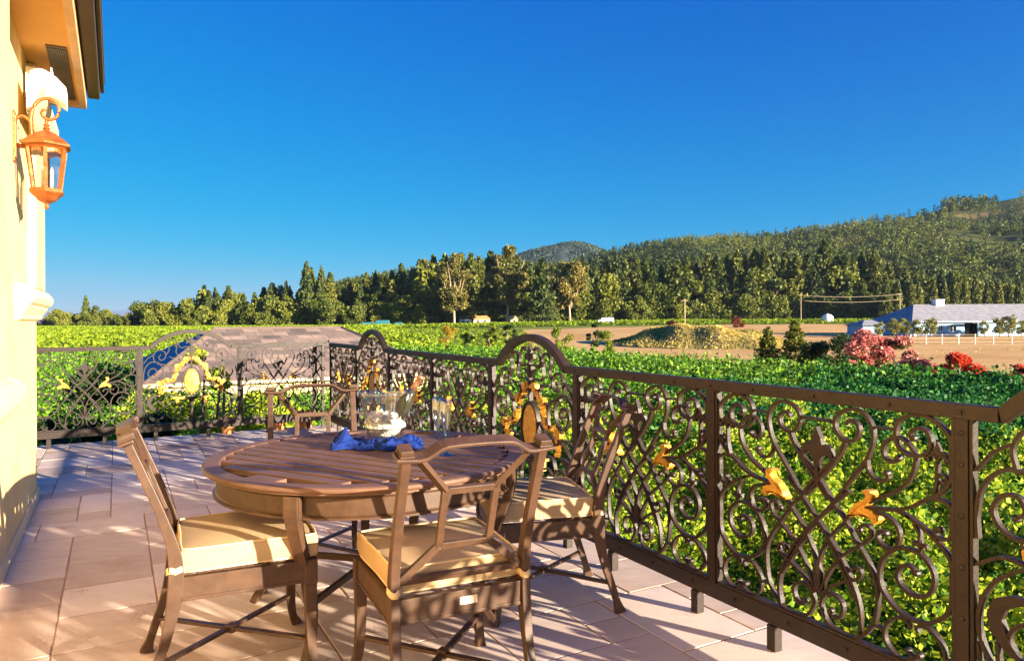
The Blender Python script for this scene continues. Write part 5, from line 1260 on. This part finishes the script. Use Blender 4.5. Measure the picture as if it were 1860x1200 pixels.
# utility poles with cables on the slope
def upole(px, y0, y1, Y, lab):
    b = at(px, y1, Y); t = at(px, y0, Y); h = t.z-b.z; o = empty('utility_pole', tuple(b)); tag(o, lab, 'pole')
    mb = MB(); mb.tube([(0, 0, -3), (0, 0, h)], [.2, .15], 8); mb.build('pole', M['wood'], o); mb = MB(); mb.box((0, 0, h-.5), (2.2, .16, .18)); mb.build('crossarm', M['wood'], o); return t
upole(1244, 543, 590, 262, 'pale utility pole with crossarm behind the grassy mound')
t1 = upole(1455, 534, 575, 360, 'utility pole at the left end of the sagging cables'); t2 = upole(1635, 532, 572, 355, 'utility pole at the right end of the sagging cables above the barn wing')
for dz, lab in ((-.6, 'upper sagging pale cable strung between two utility poles'), (-3.2, 'lower sagging pale cable strung between two utility poles')):
    mb = MB(); mb.tube([tuple(t1.lerp(t2, f)+Vector((0, 0, dz-1.6*4*f*(1-f)*.7-t1.z))-Vector((t1.x, t1.y, 0))) for f in np.linspace(0, 1, 17)], .10, 5)
    o = mb.build('cable', M['wood'], None, tuple(t1), smooth_=True); tag(o, lab, 'cable')
# distant vehicles, tank and houses
def vehicle(px, Y, L, col, lab, name, cat, ytop):
    X = (px-930)/FOC*Y; o = empty(name, (X, Y, gz(X, Y)+1.1)); tag(o, lab, cat); h = L*.30
    mb = MB(); prof = [(-L/2, .45), (-L/2, h*.55), (-L*.36, h*.62), (-L*.27, h*1.05), (L*.46, h*1.12), (L/2, h*.95), (L/2, .45)]; mb.prism(prof, -1.05, 1.05); mb.build('body', col, o, bevel=.08, fix=True)
    for x in (-L*.33, L*.32):
        mb = MB(); mb.lathe([(.02, -1.12), (.42, -1.12), (.45, -1), (.45, 1), (.42, 1.12), (.02, 1.12)], (0, 0, 0), 14); mb.v = [(x+v[0], v[2], .42+v[1]) for v in mb.v]; mb.build('wheel', M['dark_glass'], o)
    mb = MB(); mb.box((-L*.31, 0, h*.82), (L*.10, 2.13, h*.22)); mb.build('window', M['dark_glass'], o)
vehicle(1100, 300, 6.6, M['white_paint'], 'white box truck at the far edge of the tan field', 'parked_truck', 'truck', 576)
vehicle(664, 385, 6, M['teal'], 'leftmost dark teal van at the foot of the trees over the railing arch', 'parked_van', 'van', 578)
vehicle(692, 385, 9, M['teal'], 'long dark teal van between two shorter teal ones under the trees', 'parked_van', 'van', 578)
vehicle(722, 385, 5, M['teal'], 'short teal van, rightmost of three under the trees', 'parked_van', 'van', 578)
def house(px, Y, W_, hgt, col, roofm, lab):
    X = (px-930)/FOC*Y; o = empty('cottage', (X, Y, gz(X, Y)+.2)); tag(o, lab, 'house')
    mb = MB(); lb(mb, -W_/2, W_/2, 0, 5, -.5, hgt); mb.build('wall', col, o)
    mb = MB(); mb.prism([(-W_/2-.4, hgt), (W_/2+.4, hgt), (W_*.3, hgt+1.8), (-W_*.3, hgt+1.8)], -.5, 5.5); mb.build('roof', roofm, o, fix=True)
    for k in (-.22, .2): mb = MB(); lb(mb, k*W_-.5, k*W_+.5, -.05, -.002, hgt*.4, hgt*.8); mb.build('window', M['dark_glass'], o)
house(845, 384, 6, 3.4, M['white_paint'], M['gutter'], 'small white cottage half hidden under the trees between the railing arches')
house(875, 386, 9, 3.4, M['stone_trim'], M['clay'], 'wide cottage with reddish roof under the trees left of the middle railing arch')
house(930, 386, 6, 3.0, M['stone_trim'], M['wood'], 'cream cottage under the trees directly above the middle railing arch')
Yt = 300; Xt = (1503-930)/FOC*Yt; mb = MB(); mb.lathe([(2.2, 0), (2.3, .1), (2.3, 1.6), (2.1, 2.3), (1.4, 2.9), (.5, 3.15), (.3, 3.3), (.02, 3.35)], (0, 0, 0), 28)
tk = mb.build('water_tank', M['white_plastic'], None, (Xt, Yt, gz(Xt, Yt)+.9), smooth_=False); tag(tk, 'white domed water tank at the edge of the field left of the barn', 'tank')
# hills far away
def ridge(name, pts, Y, depth, m):
    xx = np.linspace(pts[0][0], pts[-1][0], 90); yy = np.interp(xx, [p[0] for p in pts], [p[1] for p in pts]); V = []
    prof = [(0, 0), (.25, .28), (.5, .62), (.75, .9), (1, 1), (1.3, .8), (1.8, .2), (2, 0)]
    for j, (f, k) in enumerate(prof):
        Yc = Y+(f-1)*depth; X = (xx-930)/FOC*Y*(Yc/Y)
        z = EYE-(yy-(585.5-.0043*xx))/FOC*Y; z = np.convolve(np.pad(z, 3, mode='edge'), np.ones(7)/7, mode='valid')
        nz = np.array([noise.noise(Vector((x*.02, j*.35, Y*.01))) for x in xx])*abs(k*(1-k))*.5*(z-EYE)
        V.append(np.stack([X, np.full_like(X, Yc), -3+(z+3)*k+nz], -1))
    V = np.concatenate(V); n = 90; i = np.arange(len(prof)-1)[:, None]*n+np.arange(n-1)[None]
    o = np_mesh(name, V, np.stack([i, i+1, i+n+1, i+n], -1).reshape(-1, 4), np.full(len(V), .5), m, smooth_=True); o['kind'] = 'structure'
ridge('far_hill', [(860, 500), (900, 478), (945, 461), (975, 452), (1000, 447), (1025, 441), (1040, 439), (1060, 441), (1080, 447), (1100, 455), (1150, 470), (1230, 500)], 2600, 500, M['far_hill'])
hp_ = [(880, 489), (900, 478), (945, 461), (975, 452), (1000, 447), (1025, 441), (1040, 439), (1060, 441), (1080, 447), (1100, 455), (1150, 470), (1220, 497)]
r = np.random.default_rng(88); n = 30000; px = r.uniform(880, 1215, n); f = r.random(n); zt_h = EYE-(np.interp(px, [p[0] for p in hp_], [p[1] for p in hp_])-(585.5-.0043*px))/FOC*2600
Yq = 2600-500*(1-f); kk = np.interp(f, [0, .25, .5, .75, 1], [0, .28, .62, .9, 1]); Pq = np.stack([(px-930)/FOC*Yq, Yq, -3+(zt_h+3)*kk-4+r.uniform(0, 7, n)], -1)
V, F, T = leaves(Pq, 11, flat=-.2, asp=.6, seed=89, tint=np.clip(.1+.5*r.random(n)+.25*np.sin(px*.07+f*9), 0, 1)); o = np_mesh('far_hill_forest', V, F, T, M['hazed_leaf']); o['kind'] = 'stuff'
ridge('far_mountains', [(-600, 570), (60, 571), (110, 567), (160, 570), (190, 567), (215, 564), (240, 561), (265, 565), (310, 562), (400, 566), (520, 570), (700, 575)], 8000, 1500, M['hazed_range'])

# evening air
mb = MB(); mb.box((0, 4500, 97), (13000, 10200, 206)); m_ = bpy.data.materials.new('haze'); m_.use_nodes = True; nt_ = m_.node_tree; nt_.nodes.remove(nt_.nodes['Principled BSDF'])
pv = nt_.nodes.new('ShaderNodeVolumePrincipled'); pv.inputs['Color'].default_value = (.62, .78, 1, 1); pv.inputs['Density'].default_value = .000038; pv.inputs['Anisotropy'].default_value = .2
nt_.links.new(pv.outputs[0], nt_.nodes['Material Output'].inputs['Volume']); hz_ = mb.build('haze', m_); hz_['kind'] = 'stuff'
